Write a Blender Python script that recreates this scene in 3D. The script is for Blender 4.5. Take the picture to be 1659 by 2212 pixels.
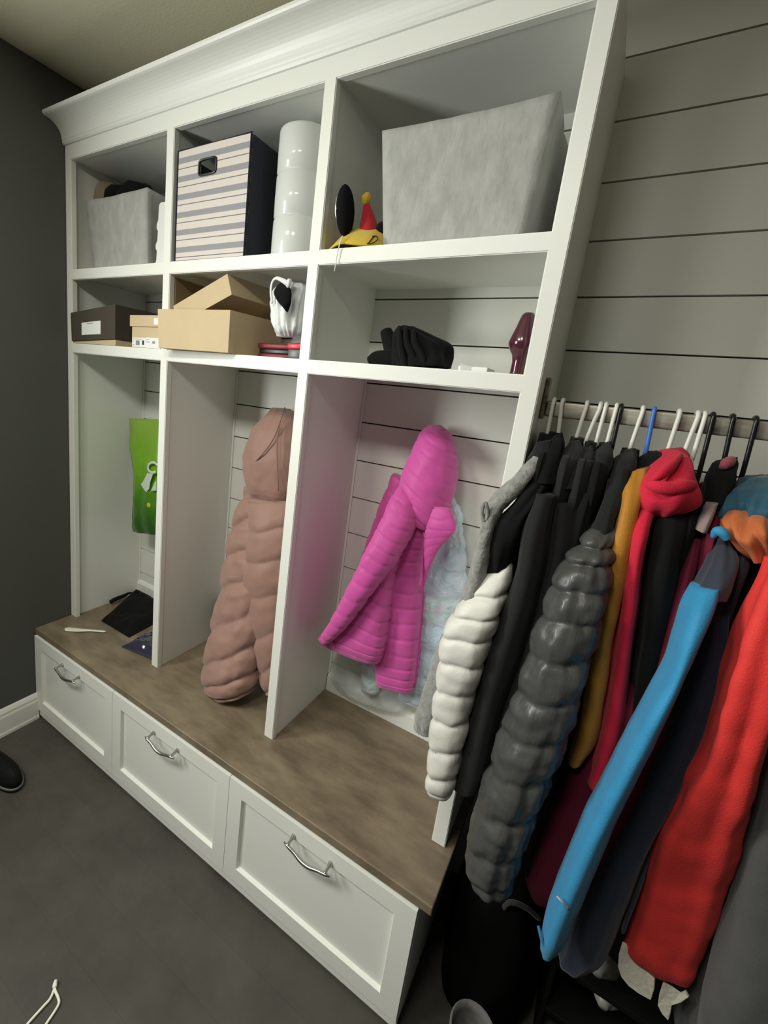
import bpy, bmesh, math, random
from mathutils import Vector, Matrix, noise

for o in list(bpy.data.objects): bpy.data.objects.remove(o)
random.seed(7)
S = bpy.context.scene
COL = S.collection

# ------------------------------------------------------------------ camera
CAM = Vector((1.95992, -1.08931, 1.64167))
RT = Vector((0.83198288, 0.54525676, 0.10246736))
DN = Vector((0.20221687, -0.12604168, -0.97119608))
FW = Vector((-0.51663607, 0.82873914, -0.21512464))
F_PX, PPX, PPY = 979.504, 676.2, 1050.39
cd = bpy.data.cameras.new('camera'); cam = bpy.data.objects.new('camera', cd); COL.objects.link(cam)
M = Matrix.Identity(4)
for i in range(3):
    M[i][0], M[i][1], M[i][2], M[i][3] = RT[i], -DN[i], -FW[i], CAM[i]
cam.matrix_world = M
cd.sensor_fit = 'AUTO'; cd.sensor_width = 36.0; cd.lens = F_PX / 2212 * 36
cd.shift_x = (829.5 - PPX) / 2212; cd.shift_y = (PPY - 1106) / 2212
cd.clip_start = 0.02
S.camera = cam

# ------------------------------------------------------------------ light
vs = S.view_settings
vs.view_transform = 'Standard'; vs.look = 'None'; vs.gamma = 1; vs.use_curve_mapping = False
vs.exposure = -0.05
W = bpy.data.worlds.new('world'); S.world = W; W.use_nodes = True
bg = W.node_tree.nodes['Background']; bg.inputs[0].default_value = (0.85, 0.88, 0.8, 1); bg.inputs[1].default_value = 0.045
def area(name, loc, rot, sx, sy, power, colr):
    l = bpy.data.lights.new(name, 'AREA'); l.shape = 'RECTANGLE'; l.size = sx; l.size_y = sy
    l.energy = power; l.color = colr
    o = bpy.data.objects.new(name, l); COL.objects.link(o); o.location = loc; o.rotation_euler = rot
    return o
# daylight from a window in the left wall and two added ceiling fill lights (all out of frame)
area('daylight', (.012, -1.45, 1.85), (0, -math.pi/2, 0), 1.0, .55, 46, (0.97, 1.0, 0.94))
for lx, ly, lw in ((.72, -1.6, 22), (1.5, -1.6, 17)):
    area('ceiling_fill', (lx, ly, 2.655), (0, 0, 0), .4, .4, lw, (1.0, .985, .9))

# ------------------------------------------------------------------ helpers
def at(u, v, y):
    """where the sight line of photograph pixel (u, v) meets the vertical plane at depth y"""
    d = RT*((u-PPX)/F_PX) + DN*((v-PPY)/F_PX) + FW
    return CAM + d*((y-CAM.y)/d.y)
def atz(u, v, z):
    d = RT*((u-PPX)/F_PX) + DN*((v-PPY)/F_PX) + FW
    return CAM + d*((z-CAM.z)/d.z)

def obj(name, bm, m, parent=None, smooth=False):
    me = bpy.data.meshes.new(name)
    bmesh.ops.recalc_face_normals(bm, faces=bm.faces[:])
    bm.to_mesh(me); bm.free()
    for mm in (m if isinstance(m, (list, tuple)) else [m]): me.materials.append(mm)
    if smooth:
        for p in me.polygons: p.use_smooth = True
    o = bpy.data.objects.new(name, me); COL.objects.link(o)
    if parent is not None: o.parent = parent
    return o
def tag(o, label, cat, group=None):
    o['label'] = label; o['category'] = cat
    if group: o['group'] = group
    return o
def thing(name, label, cat, loc=(0, 0, 0), group=None):
    o = bpy.data.objects.new(name, None); COL.objects.link(o); o.location = loc; o.empty_display_size = .05
    tag(o, label, cat, group); o['base'] = True
    bpy.context.view_layer.update()
    return o
def child(name, bm, m, parent, smooth=False, label=None):
    """mesh is written in world coordinates; parent is an Empty somewhere in the room"""
    w = Vector((0, 0, 0)); p = parent
    while p is not None: w += p.location; p = p.parent
    for v in bm.verts: v.co -= w
    o = obj(name, bm, m, parent, smooth)
    if label: o['label'] = label
    return o
def structure(o):
    o['kind'] = 'structure'; return o

def box(bm, x0, x1, y0, y1, z0, z1, bev=0.0, seg=2):
    vs_ = [bm.verts.new((x, y, z)) for x in (x0, x1) for y in (y0, y1) for z in (z0, z1)]
    idx = [(0, 1, 3, 2), (4, 6, 7, 5), (0, 4, 5, 1), (2, 3, 7, 6), (0, 2, 6, 4), (1, 5, 7, 3)]
    fs = [bm.faces.new([vs_[i] for i in q]) for q in idx]
    if bev > 0:
        es = list({e for f in fs for e in f.edges})
        bmesh.ops.bevel(bm, geom=es, offset=bev, segments=seg, affect='EDGES', profile=0.5)
    return bm
def bx(*a, **k): return box(bmesh.new(), *a, **k)
def hexa(bm, pts, bev=0.0, seg=2):
    """eight corners: bottom ring of four then top ring of four"""
    vs_ = [bm.verts.new(p) for p in pts]
    idx = [(0, 1, 2, 3), (4, 7, 6, 5), (0, 4, 5, 1), (1, 5, 6, 2), (2, 6, 7, 3), (3, 7, 4, 0)]
    fs = [bm.faces.new([vs_[i] for i in q]) for q in idx]
    if bev > 0:
        es = list({e for f in fs for e in f.edges})
        bmesh.ops.bevel(bm, geom=es, offset=bev, segments=seg, affect='EDGES', profile=0.5)
    return bm
def rings_mesh(bm, rings, cap0=True, cap1=True):
    vr = [[bm.verts.new(p) for p in r] for r in rings]
    n = len(rings[0])
    for a, b in zip(vr, vr[1:]):
        for i in range(n):
            j = (i+1) % n
            bm.faces.new((a[i], a[j], b[j], b[i]))
    if cap0: bm.faces.new(vr[0][::-1])
    if cap1: bm.faces.new(vr[-1])
    return bm
def catmull(vals, t):
    n = len(vals)-1
    x = min(max(t*n, 0), n-1e-9); i = int(x); f = x-i
    p1, p2 = vals[i], vals[i+1]
    p0 = vals[i-1] if i > 0 else tuple(2*a-b for a, b in zip(p1, p2))
    p3 = vals[i+2] if i+2 <= n else tuple(2*b-a for a, b in zip(p1, p2))
    return tuple(0.5*((2*b)+(-a+c)*f+(2*a-5*b+4*c-d)*f*f+(-a+3*b-3*c+d)*f**3) for a, b, c, d in zip(p0, p1, p2, p3))
def tube(bm, pts, r, n=10, sub=8, r2=None, smoothpath=True):
    """round tube along a path; r a number or a list of radii"""
    rs = r if isinstance(r, (list, tuple)) else [r]*len(pts)
    dat = [tuple(p)+(q,) for p, q in zip(pts, rs)]
    if smoothpath:
        k = (len(pts)-1)*sub
        dat = [catmull(dat, i/k) for i in range(k+1)]
    P = [Vector(d[:3]) for d in dat]
    rings = []; up = None
    for i, p in enumerate(P):
        t = (P[min(i+1, len(P)-1)]-P[max(i-1, 0)]).normalized()
        if up is None:
            up = Vector((0, 0, 1)) if abs(t.z) < .9 else Vector((1, 0, 0))
        a = (up - t*up.dot(t)).normalized(); b = t.cross(a); up = a
        rr = dat[i][3]
        rings.append([p + a*math.cos(2*math.pi*j/n)*rr + b*math.sin(2*math.pi*j/n)*rr*(r2 or 1) for j in range(n)])
    return rings_mesh(bm, rings)
def lathe(bm, prof, cx, cy, n=40, sx=1, sy=1):
    rings = [[Vector((cx+sx*r*math.cos(2*math.pi*j/n), cy+sy*r*math.sin(2*math.pi*j/n), z)) for j in range(n)] for r, z in prof]
    return rings_mesh(bm, rings)
def nz(x, y, z): return noise.noise(Vector((x, y, z)))

def loft(bm, rows, n=56, sub=14, quilts=0, amp=0.0, slant=0.0, wr=0.0, wf=9.0, fold=0.0, ff=2.0, seam=2.2, sq=1.0, seed=0.0, cap0=True, cap1=True, round1=0.0, cross=0.0):
    """soft tube: rows = ((x,z) left edge, right edge at depth y, half depth ry) given through at(); quilted and wrinkled.
    row = (uL, vL, uR, vR, y, ry)"""
    dat = []
    for (uL, vL, uR, vR, y, ry) in rows:
        L, R_ = at(uL, vL, y), at(uR, vR, y)
        c = (L+R_)/2; a = (R_-L)/2
        kx = abs((c.x-CAM.x)/(c.y-CAM.y)); H = a.length
        ry = min(ry, .85*H/max(kx, 1e-3))
        rx = math.sqrt(max(H*H-(kx*ry)**2, (.3*H)**2))
        a = a.normalized()*rx
        dat.append((c.x, c.y, c.z, a.x, a.z, ry))
    return loft_rows(bm, dat, n, sub, quilts, amp, slant, wr, wf, fold, ff, seam, sq, seed, cap0, cap1, round1, cross)
def loft_rows(bm, dat, n=56, sub=14, quilts=0, amp=0.0, slant=0.0, wr=0.0, wf=9.0, fold=0.0, ff=2.0, seam=2.2, sq=1.0, seed=0.0, cap0=True, cap1=True, round1=0.0, cross=0.0):
    k = (len(dat)-1)*sub
    rings = []
    for i in range(k+1):
        t = i/k
        cx, cy, cz, ax, az, ry = catmull(dat, t)
        A = Vector((ax, 0, az)); B = Vector((0, ry, 0)); c = Vector((cx, cy, cz))
        sc = 1.0
        if round1 and t > 1-round1:
            q = (t-(1-round1))/round1; sc = math.sqrt(max(1-q*q, .02))
        ring = []
        for j in range(n):
            th = 2*math.pi*j/n
            co, si = math.cos(th), math.sin(th)
            if sq != 1.0:
                co = math.copysign(abs(co)**sq, co); si = math.copysign(abs(si)**sq, si)
            nrm = Vector((A.x*co/max(A.length_squared, 1e-6), si/max(ry, 1e-3), A.z*co/max(A.length_squared, 1e-6)))
            nrm.normalize()
            p = c + (A*co + B*si)*sc
            d = 0.0
            if quilts:
                ph = t*quilts + slant*math.cos(th) + cross*abs(math.sin(th)) + .12*nz(co*1.3+seed, si*1.3, t*quilts*.35)
                g = abs(2*(ph-math.floor(ph))-1)
                d += amp*(1-g**seam)
                d += amp*.30*nz(th*7+seed, math.floor(ph+.5)*3.1, 4.2)*g*g*(1-g**8)
                d += amp*.22*nz(p.x*30+seed*2, p.y*30, p.z*30)
            if fold:
                d += fold*nz(co*ff+seed, si*ff, t*1.6+seed)
            if wr:
                d += wr*nz(p.x*wf+seed, p.y*wf, p.z*wf*.8) + .45*wr*nz(p.x*wf*2.3, p.y*wf*2.3+seed, p.z*wf*1.7)
            ring.append(p + nrm*d)
        rings.append(ring)
    return rings_mesh(bm, rings, cap0, cap1)

# ------------------------------------------------------------------ materials
def mat(name, c, rough=.6, metal=0, bump=0.0, bscale=60.0, var=0.0, vscale=6.0, c2=None, sheen=0.0, coat=0.0, spec=.5, trans=0.0, alpha=1.0, stretch=None, ior=1.45):
    m = bpy.data.materials.new(name); m.use_nodes = True
    nt = m.node_tree; b = nt.nodes['Principled BSDF']
    b.inputs['Base Color'].default_value = (*c, 1); b.inputs['Roughness'].default_value = rough
    b.inputs['Metallic'].default_value = metal; b.inputs['Specular IOR Level'].default_value = spec
    b.inputs['Sheen Weight'].default_value = sheen; b.inputs['Coat Weight'].default_value = coat
    b.inputs['Transmission Weight'].default_value = trans; b.inputs['Alpha'].default_value = alpha
    b.inputs['IOR'].default_value = ior
    tc = nt.nodes.new('ShaderNodeTexCoord')
    src = tc.outputs['Object']
    if stretch:
        mp = nt.nodes.new('ShaderNodeMapping'); mp.inputs['Scale'].default_value = stretch
        nt.links.new(src, mp.inputs[0]); src = mp.outputs[0]
    if var or c2:
        n = nt.nodes.new('ShaderNodeTexNoise'); n.inputs['Scale'].default_value = vscale; n.inputs['Detail'].default_value = 6; n.inputs['Roughness'].default_value = .62
        r = nt.nodes.new('ShaderNodeValToRGB')
        c2 = c2 or tuple(x*(1-var) for x in c)
        r.color_ramp.elements[0].position = .34; r.color_ramp.elements[1].position = .66
        r.color_ramp.elements[0].color = (*c2, 1); r.color_ramp.elements[1].color = (*c, 1)
        nt.links.new(src, n.inputs['Vector']); nt.links.new(n.outputs['Fac'], r.inputs[0]); nt.links.new(r.outputs[0], b.inputs['Base Color'])
    if bump:
        n = nt.nodes.new('ShaderNodeTexNoise'); n.inputs['Scale'].default_value = bscale; n.inputs['Detail'].default_value = 5
        bp = nt.nodes.new('ShaderNodeBump'); bp.inputs['Strength'].default_value = bump; bp.inputs['Distance'].default_value = .004
        nt.links.new(src, n.inputs['Vector']); nt.links.new(n.outputs['Fac'], bp.inputs['Height']); nt.links.new(bp.outputs[0], b.inputs['Normal'])
    return m
WHITE = mat('white_satin_paint', (.82, .825, .775), .38, bump=.05, bscale=30)
SHIP = mat('shiplap_paint', (.78, .785, .73), .5, bump=.06, bscale=40)
GROOVE = mat('groove_shadow_backing', (.05, .05, .045), .9)
WALLD = mat('charcoal_wall_paint', (.085, .086, .078), .75, bump=.12, bscale=160)
CEIL = mat('warm_lit_ceiling_paint', (.66, .62, .46), .85, bump=.15, bscale=120)  # white ceiling, warm bounced light mixed into its colour
WOOD = mat('dark_stained_wood', (.270, .215, .145), .42, bump=.1, bscale=25, c2=(.135, .105, .070), vscale=4.5, stretch=(1.1, 2.6, 1))
STEEL = mat('brushed_nickel', (.55, .54, .5), .28, 1.0)
def fabric(name, c, rough=.75, var=.12, sheen=.2, bump=.25, bscale=350, spec=.3, **k): return mat(name, c, rough, bump=bump, bscale=bscale, var=var, vscale=18, sheen=sheen, spec=spec, **k)

# ------------------------------------------------------------------ floor material with wide tile joints
def floor_mat():
    m = bpy.data.materials.new('slate_tile'); m.use_nodes = True; nt = m.node_tree; b = nt.nodes['Principled BSDF']
    tc = nt.nodes.new('ShaderNodeTexCoord'); mp = nt.nodes.new('ShaderNodeMapping'); mp.inputs['Location'].default_value = (.3, .70, 0)
    br = nt.nodes.new('ShaderNodeTexBrick'); br.offset = .33
    br.inputs['Scale'].default_value = 1; br.inputs['Brick Width'].default_value = 1.2; br.inputs['Row Height'].default_value = .14
    br.inputs['Mortar Size'].default_value = .0012; br.inputs['Mortar Smooth'].default_value = .3
    br.inputs['Color1'].default_value = (.066, .062, .052, 1); br.inputs['Color2'].default_value = (.074, .069, .058, 1); br.inputs['Mortar'].default_value = (.055, .052, .045, 1)
    n = nt.nodes.new('ShaderNodeTexNoise'); n.inputs['Scale'].default_value = 4; n.inputs['Detail'].default_value = 8; n.inputs['Roughness'].default_value = .65
    r = nt.nodes.new('ShaderNodeValToRGB'); r.color_ramp.elements[0].position = .3; r.color_ramp.elements[1].position = .72
    r.color_ramp.elements[0].color = (.62, .6, .58, 1); r.color_ramp.elements[1].color = (1.2, 1.2, 1.15, 1)
    mx = nt.nodes.new('ShaderNodeMix'); mx.data_type = 'RGBA'; mx.blend_type = 'MULTIPLY'; mx.inputs[0].default_value = 1
    bp = nt.nodes.new('ShaderNodeBump'); bp.inputs['Strength'].default_value = .25; bp.inputs['Distance'].default_value = .004
    nt.links.new(tc.outputs['Object'], mp.inputs[0]); nt.links.new(mp.outputs[0], br.inputs['Vector']); nt.links.new(tc.outputs['Object'], n.inputs['Vector'])
    nt.links.new(n.outputs['Fac'], r.inputs[0]); nt.links.new(br.outputs['Color'], mx.inputs[6]); nt.links.new(r.outputs[0], mx.inputs[7])
    nt.links.new(mx.outputs[2], b.inputs['Base Color']); nt.links.new(n.outputs['Fac'], bp.inputs['Height']); nt.links.new(bp.outputs[0], b.inputs['Normal'])
    b.inputs['Roughness'].default_value = .5
    return m

# ------------------------------------------------------------------ room shell
D = 0.3626            # depth of the shiplap behind the cubbies
CZ = 2.667
structure(obj('floor', bx(-.2, 4.2, -4.2, .5, -.1, 0), floor_mat()))
structure(obj('ceiling', bx(-.2, 4.2, -4.2, .5, CZ, CZ+.1), CEIL))
bm = bmesh.new()      # left wall with a window opening nearer the viewer (outside the frame)
WY0, WY1, WZ0, WZ1 = -1.74, -1.16, 1.34, 2.36
box(bm, -.12, 0, WY1, .5, 0, CZ); box(bm, -.12, 0, -4.2, WY0, 0, CZ)
box(bm, -.12, 0, WY0, WY1, 0, WZ0); box(bm, -.12, 0, WY0, WY1, WZ1, CZ)
structure(obj('wall_left', bm, WALLD))
bm = bmesh.new()      # shiplap boards with open joints
z = 1.807 - 14*.1365
zs = []
while z < CZ+.2: zs.append(z); z += .1365
prev = 0.0
for z in zs:
    if z <= 0: continue
    t = min(z-.0023, CZ)
    if t-prev > .01: box(bm, -.12, 4.2, D, D+.014, prev, t)
    prev = z+.0023
    if prev > CZ: break
nf = len(bm.faces)
box(bm, -.12, 4.2, D+.014, D+.1, 0, CZ)
for i, f in enumerate(bm.faces): f.material_index = 0 if i < nf else 1
structure(obj('wall_back', bm, [SHIP, GROOVE]))
bm = bmesh.new()      # baseboard on the left wall, stepped and eased
prof = [(0, 0), (.017, 0), (.017, .012), (.0145, .02), (.0145, .092), (.012, .1), (.012, .112), (.007, .126), (.004, .131), (0, .131)]
rings_mesh(bm, [[Vector((x, y, z)) for x, z in prof] for y in (-4.2, -.165)])
structure(obj('baseboard_left', bm, WHITE))

# ------------------------------------------------------------------ built-in lockers above the bench
A1, B0, B1, C0, C1, D0, D1 = .0396, .5929, .6293, 1.189, 1.2248, 1.7829, 1.82
ZB, S2B, S2T, S1B, S1T, ZT, ZF = .46, 1.6731, 1.712, 1.9574, 1.9958, 2.3875, 2.45
L = thing('locker_unit', 'tall white built-in cubby unit with three bays and a cove crown above the bench', 'cabinet', (.9, .15, ZB))
FT = .021
bm = bmesh.new()
def frame_face(xs, zs_, holes):
    """one continuous face frame: a grid with openings left out, given thickness"""
    vv = {}
    def v(x, y, z):
        k = (round(x, 5), round(y, 5), round(z, 5))
        if k not in vv: vv[k] = bm.verts.new(k)
        return vv[k]
    for i in range(len(xs)-1):
        for j in range(len(zs_)-1):
            if (i, j) in holes: continue
            for y in (0, FT):
                bm.faces.new((v(xs[i], y, zs_[j]), v(xs[i+1], y, zs_[j]), v(xs[i+1], y, zs_[j+1]), v(xs[i], y, zs_[j+1])))
            for (di, dj, e) in ((-1, 0, ((i, j), (i, j+1))), (1, 0, ((i+1, j), (i+1, j+1))), (0, -1, ((i, j), (i+1, j))), (0, 1, ((i, j+1), (i+1, j+1)))):
                a = (i+di, j+dj)
                out = a in holes or not (0 <= a[0] < len(xs)-1 and 0 <= a[1] < len(zs_)-1)
                if out:
                    p, q = e
                    bm.faces.new((v(xs[p[0]], 0, zs_[p[1]]), v(xs[q[0]], 0, zs_[q[1]]), v(xs[q[0]], FT, zs_[q[1]]), v(xs[p[0]], FT, zs_[p[1]])))
X = [.001, A1, B0, B1, C0, C1, D0, D1]; Z = [ZB, S2B, S2T, S1B, S1T, ZT, ZF]
frame_face(X, Z, {(i, j) for i in (1, 3, 5) for j in (0, 2, 4)})
bmesh.ops.recalc_face_normals(bm, faces=bm.faces[:])
es = [e for e in bm.edges if len(e.link_faces) == 2 and e.calc_face_angle(0) > 1 and max(v.co.y for v in e.verts) < .001]
bmesh.ops.bevel(bm, geom=es, offset=.0022, segments=2, affect='EDGES')
child('face_frame', bm, WHITE, L)
child('side_panel', bx(.001, .021, FT, D, ZB, ZF), WHITE, L)
child('side_panel', bx(D1-.02, D1-.0005, FT, D, ZB, ZF), WHITE, L)
for a, b in ((B0, B1), (C0, C1)):
    child('divider', bx(a+.0065, b-.0035, FT, D, ZB, ZT+.02, bev=.001), WHITE, L)
for a, b in ((.021, B0+.0065), (B1-.0035, C0+.0065), (C1-.0035, D1-.02)):
    for z0, z1 in ((S2T-.022, S2T-.001), (S1T-.022, S1T-.001)):
        child('shelf', bx(a, b, FT, D, z0, z1), WHITE, L)
child('top_panel', bx(.021, D1-.02, FT, D, ZT+.005, ZT+.025), WHITE, L)
bm = bmesh.new()      # cove crown
pr_ = [(.004, 2.44), (-.006, 2.44), (-.010, 2.446), (-.010, 2.452)]
for i in range(11):
    t = i/10*math.pi/2
    pr_.append((-.012-.062*(1-math.cos(t)), 2.455+.052*math.sin(t)))
pr_ += [(-.080, 2.509), (-.083, 2.513), (-.083, 2.520), (.004, 2.520)]
rings_mesh(bm, [[Vector((x, y, z)) for y, z in pr_] for x in (.001, D1+.002)])
child('crown_molding', bm, WHITE, L)
for a, b in ((.021, B0), (B1, C0), (C1, D1-.02)):      # low rail at the foot of the shiplap
    bm = bmesh.new()
    pf = [(D, ZB), (D-.014, ZB), (D-.014, ZB+.058), (D-.011, ZB+.064), (D-.006, ZB+.072), (D, ZB+.075)]
    rings_mesh(bm, [[Vector((x, y, z)) for y, z in pf] for x in (a, b)])
    child('foot_rail', bm, WHITE, L)
for a in (.021, B1-.0035, C1-.0035):                   # slim corner bead where boards meet the divider
    child('corner_bead', bx(a, a+.009, D-.006, D, ZB+.07, S2T-.022, bev=.002), WHITE, L)

# ------------------------------------------------------------------ bench
BF = -.1684
BX1 = 1.8425
tp = bmesh.new(); box(tp, .001, BX1, -.164, D, .432, ZB, bev=.0035, seg=3)
tag(obj('bench_countertop', tp, WOOD), 'dark-stained wooden bench seat slab running under all the cubbies', 'bench seat')
BB = thing('drawer_bench', 'low white drawer base with three wide drawers under the dark wooden seat', 'bench', (.9, .1, 0))
DARK = mat('dark_grey_board', (.16, .155, .14), .6)  # plain dark grey for the toe kick
child('carcass', bx(.001, 1.812, -.146, D-.03, .03, .43), WHITE, BB)
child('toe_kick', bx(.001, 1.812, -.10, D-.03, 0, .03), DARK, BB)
child('plinth_strip', bx(.001, 1.812, -.160, -.147, .012, .046, bev=.001), WHITE, BB)
def handle(bm, cx, z):
    w = .062
    y0 = BF-.030
    pts = [(cx-w-.014, y0+.004, z-.004), (cx-w, y0, z-.0035), (cx-w*.62, y0, z-.010), (cx-w*.2, y0-.002, z-.0175), (cx+w*.2, y0-.002, z-.0175), (cx+w*.62, y0, z-.010), (cx+w, y0, z-.0035), (cx+w+.014, y0+.004, z-.004)]
    tube(bm, pts, [.0022, .0045, .0050, .0056, .0056, .0050, .0045, .0022], n=12, sub=6)
    for s in (-1, 1):
        tube(bm, [(cx+s*w, BF+.001, z+.004), (cx+s*w, BF-.016, z+.002), (cx+s*w, y0-.001, z-.002)], [.0075, .0042, .0055], n=12, sub=5)
edges = [(.002, .5816), (.5836, 1.1919), (1.1939, 1.8105)]
names = ['white shaker drawer by the dark wall', 'middle white shaker drawer', 'white shaker drawer nearest the coats']
for (x0, x1), nm in zip(edges, names):
    z0, z1 = .0487, .4245
    bm = bmesh.new()
    fr = .052
    xs = [x0, x0+fr, x1-fr, x1]; zz = [z0, z0+fr, z1-fr, z1]
    # frame with a recessed panel and sloped sticking
    def q(*p): bm.faces.new([bm.verts.new(a) for a in p])
    yf, yr, yb = BF, BF+.0115, BF+.0215
    ins = .005
    o4 = [(x0, z0), (x1, z0), (x1, z1), (x0, z1)]
    i4 = [(xs[1], zz[1]), (xs[2], zz[1]), (xs[2], zz[2]), (xs[1], zz[2])]
    p4 = [(xs[1]+ins, zz[1]+ins), (xs[2]-ins, zz[1]+ins), (xs[2]-ins, zz[2]-ins), (xs[1]+ins, zz[2]-ins)]
    for k in range(4):
        l = (k+1) % 4
        q((o4[k][0], yf, o4[k][1]), (o4[l][0], yf, o4[l][1]), (i4[l][0], yf, i4[l][1]), (i4[k][0], yf, i4[k][1]))
        q((i4[k][0], yf, i4[k][1]), (i4[l][0], yf, i4[l][1]), (p4[l][0], yr, p4[l][1]), (p4[k][0], yr, p4[k][1]))
        q((o4[k][0], yb, o4[k][1]), (o4[l][0], yb, o4[l][1]), (o4[l][0], yf, o4[l][1]), (o4[k][0], yf, o4[k][1]))
    q(*[(a, yr, b) for a, b in p4]); q(*[(a, yb, b) for a, b in o4])
    bmesh.ops.remove_doubles(bm, verts=bm.verts[:], dist=1e-5)
    dr = child('drawer', bm, WHITE, BB, label=nm)
    hb = bmesh.new(); handle(hb, (x0+x1)/2 + (.005), z1-.045)
    w = Vector(BB.location)
    for v in hb.verts: v.co -= w
    h = obj('handle', hb, STEEL, dr, True); h['label'] = 'brushed nickel bow handle'

# ------------------------------------------------------------------ clothes rail
ROD = mat('mottled_metal_rail', (.48, .45, .38), .42, .6, c2=(.20, .18, .14), vscale=14, stretch=(.6, 3, 3))  # patchy metallic reflections put into the rail's colour
RL = thing('clothes_rail', 'grey metal clothes rail fixed to the side of the white cubby unit', 'rail', (1.85, .1, 1.64))
child('rail_bar', bx(1.829, 3.0, .0925, .1075, 1.6285, 1.664, bev=.004, seg=3), ROD, RL, True)
child('end_bracket', bx(1.8205, 1.829, .083, .117, 1.622, 1.715, bev=.003), ROD, RL)

# ------------------------------------------------------------------ things in the cubbies
def blob(bm, c, r, n=3, nzamp=0.0, nzf=20.0, seed=0.0, rot=None):
    b = bmesh.new(); bmesh.ops.create_icosphere(b, subdivisions=n, radius=1)
    for v in b.verts:
        p = Vector((v.co.x*r[0], v.co.y*r[1], v.co.z*r[2]))
        if nzamp: p += v.co*(nzamp*nz(v.co.x*1.7+seed, v.co.y*1.7, v.co.z*1.7) + .6*nzamp*nz(p.x*nzf+seed, p.y*nzf, p.z*nzf))
        if rot: p = rot @ p
        v.co = p + Vector(c)
    me = bpy.data.meshes.new('tmp'); b.to_mesh(me); b.free(); bm.from_mesh(me); bpy.data.meshes.remove(me)
    return bm
def fabric_panel_bin(name, label, m, xb0, xb1, xt0, xt1, yb, yt, yk, z0, z1, th=.006, wob=.004, seed=0, sag=0.0):
    """open soft-sided bin: four slightly wavy walls and a floor, one continuous shell"""
    bm = bmesh.new(); N = 14
    def ring(f, ins):
        x0 = xb0+(xt0-xb0)*f+ins; x1 = xb1+(xt1-xb1)*f-ins; y0 = yb+(yt-yb)*f+ins; y1 = yk-ins
        z = z0+(z1-z0)*f
        pts = []
        cs = [(x0, y0), (x1, y0), (x1, y1), (x0, y1)]
        for k in range(4):
            (ax, ay), (bx_, by) = cs[k], cs[(k+1) % 4]
            for i in range(N):
                t = i/N
                x, y = ax+(bx_-ax)*t, ay+(by-ay)*t
                e = math.sin(math.pi*t)
                w = wob*e*nz(x*9+seed, y*9, z*9) + wob*.8*e*nz(x*22+seed, y*22, z*16)
                if k == 0: y += w
                elif k == 2: y -= abs(w)
                elif k == 1: x -= abs(w)
                else: x += w
                pts.append(Vector((x, y, z - sag*e*f)))
        return pts
    fs = [i/16 for i in range(17)]
    rings = [ring(f, 0) for f in fs] + [ring(f, th) for f in reversed(fs)][0:16] + [ring(.02, th)]
    rings_mesh(bm, rings, True, True)
    o = obj(name, bm, m, None, True)
    return tag(o, label, 'storage bin', 'soft grey bins on the top shelf')
FELT = mat('grey_felt', (.45, .45, .43), .95, bump=.3, bscale=60, var=.22, vscale=22, sheen=.15, spec=.15, stretch=(1.5, 1, .7))
CARD = mat('tan_cardboard', (.60, .475, .30), .85, bump=.15, bscale=140, var=.07, vscale=5, spec=.2)
CARDK = mat('brown_cardboard', (.30, .215, .125), .85, bump=.15, bscale=140, var=.12, vscale=6, spec=.2)
CARDD = mat('dark_brown_card', (.075, .062, .048), .7, var=.12, vscale=6, spec=.25)
PAPER = mat('white_paper', (.80, .81, .80), .7)
PRINT = mat('grey_print', (.35, .35, .36), .8)
INK = mat('black_ink', (.02, .02, .025), .6)
NAVY = fabric('navy_cloth', (.014, .016, .030), .85)
BLACK = fabric('black_cloth', (.0075, .0075, .0075), .9, sheen=.03, spec=.12)
BLACKG = mat('black_plastic', (.012, .012, .013), .35)

b1 = fabric_panel_bin('fabric_bin', 'small grey felt bin with things poking out, in the cubby by the dark wall', FELT, .100, .437, .052, .434, .058, .05, .345, S1T, 2.262, seed=3, sag=.004)
b2 = fabric_panel_bin('fabric_bin', 'large grey felt bin filling the cubby beside the yellow cap', FELT, 1.388, 1.722, 1.345, 1.742, .046, .044, .35, S1T, 2.272, seed=11, wob=.006, sag=.004)
t = thing('folded_clothes', 'tan and black clothes poking out of the small grey bin', 'clothes', (.25, .2, S1T+.01))
FUR = fabric('tan_fleece', (.27, .21, .13), .95, bump=.8, bscale=120)
child('tan_hat', blob(bmesh.new(), at(236, 428, .15), (.05, .06, .06), nzamp=.012, seed=4), FUR, t, True)
bm = bmesh.new(); blob(bm, at(300, 431, .16), (.09, .08, .055), nzamp=.010, seed=6); blob(bm, at(268, 435, .17), (.08, .08, .055), nzamp=.008, seed=8)
child('black_cloth', bm, BLACK, t, True)
# white rack with a bumpy edge beside the small bin
bm = bmesh.new()
pts = [(.470, S1T), (.600-.0115, S1T), (.588, 2.205), (.497, 2.205), (.49, 2.199)]
left = [(.488, 2.19), (.486, 2.15), (.479, 2.137), (.479, 2.125), (.486, 2.115), (.484, 2.085), (.476, 2.072), (.476, 2.06), (.483, 2.05), (.481, 2.02)]
outl = [(x+(.012 if x < .55 else 0), z) for x, z in pts + left]
rings_mesh(bm, [[Vector((x, y, z)) for x, z in outl] for y in (.050, .062)])
for zz in (2.01, 2.07, 2.13, 2.19): box(bm, .502, .586, .062, .25, zz, zz+.006)
tag(obj('plastic_rack', bm, mat('white_plastic', (.78, .78, .76), .35)), 'narrow white plastic rack with bumpy edge beside the small grey bin', 'rack')

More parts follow.
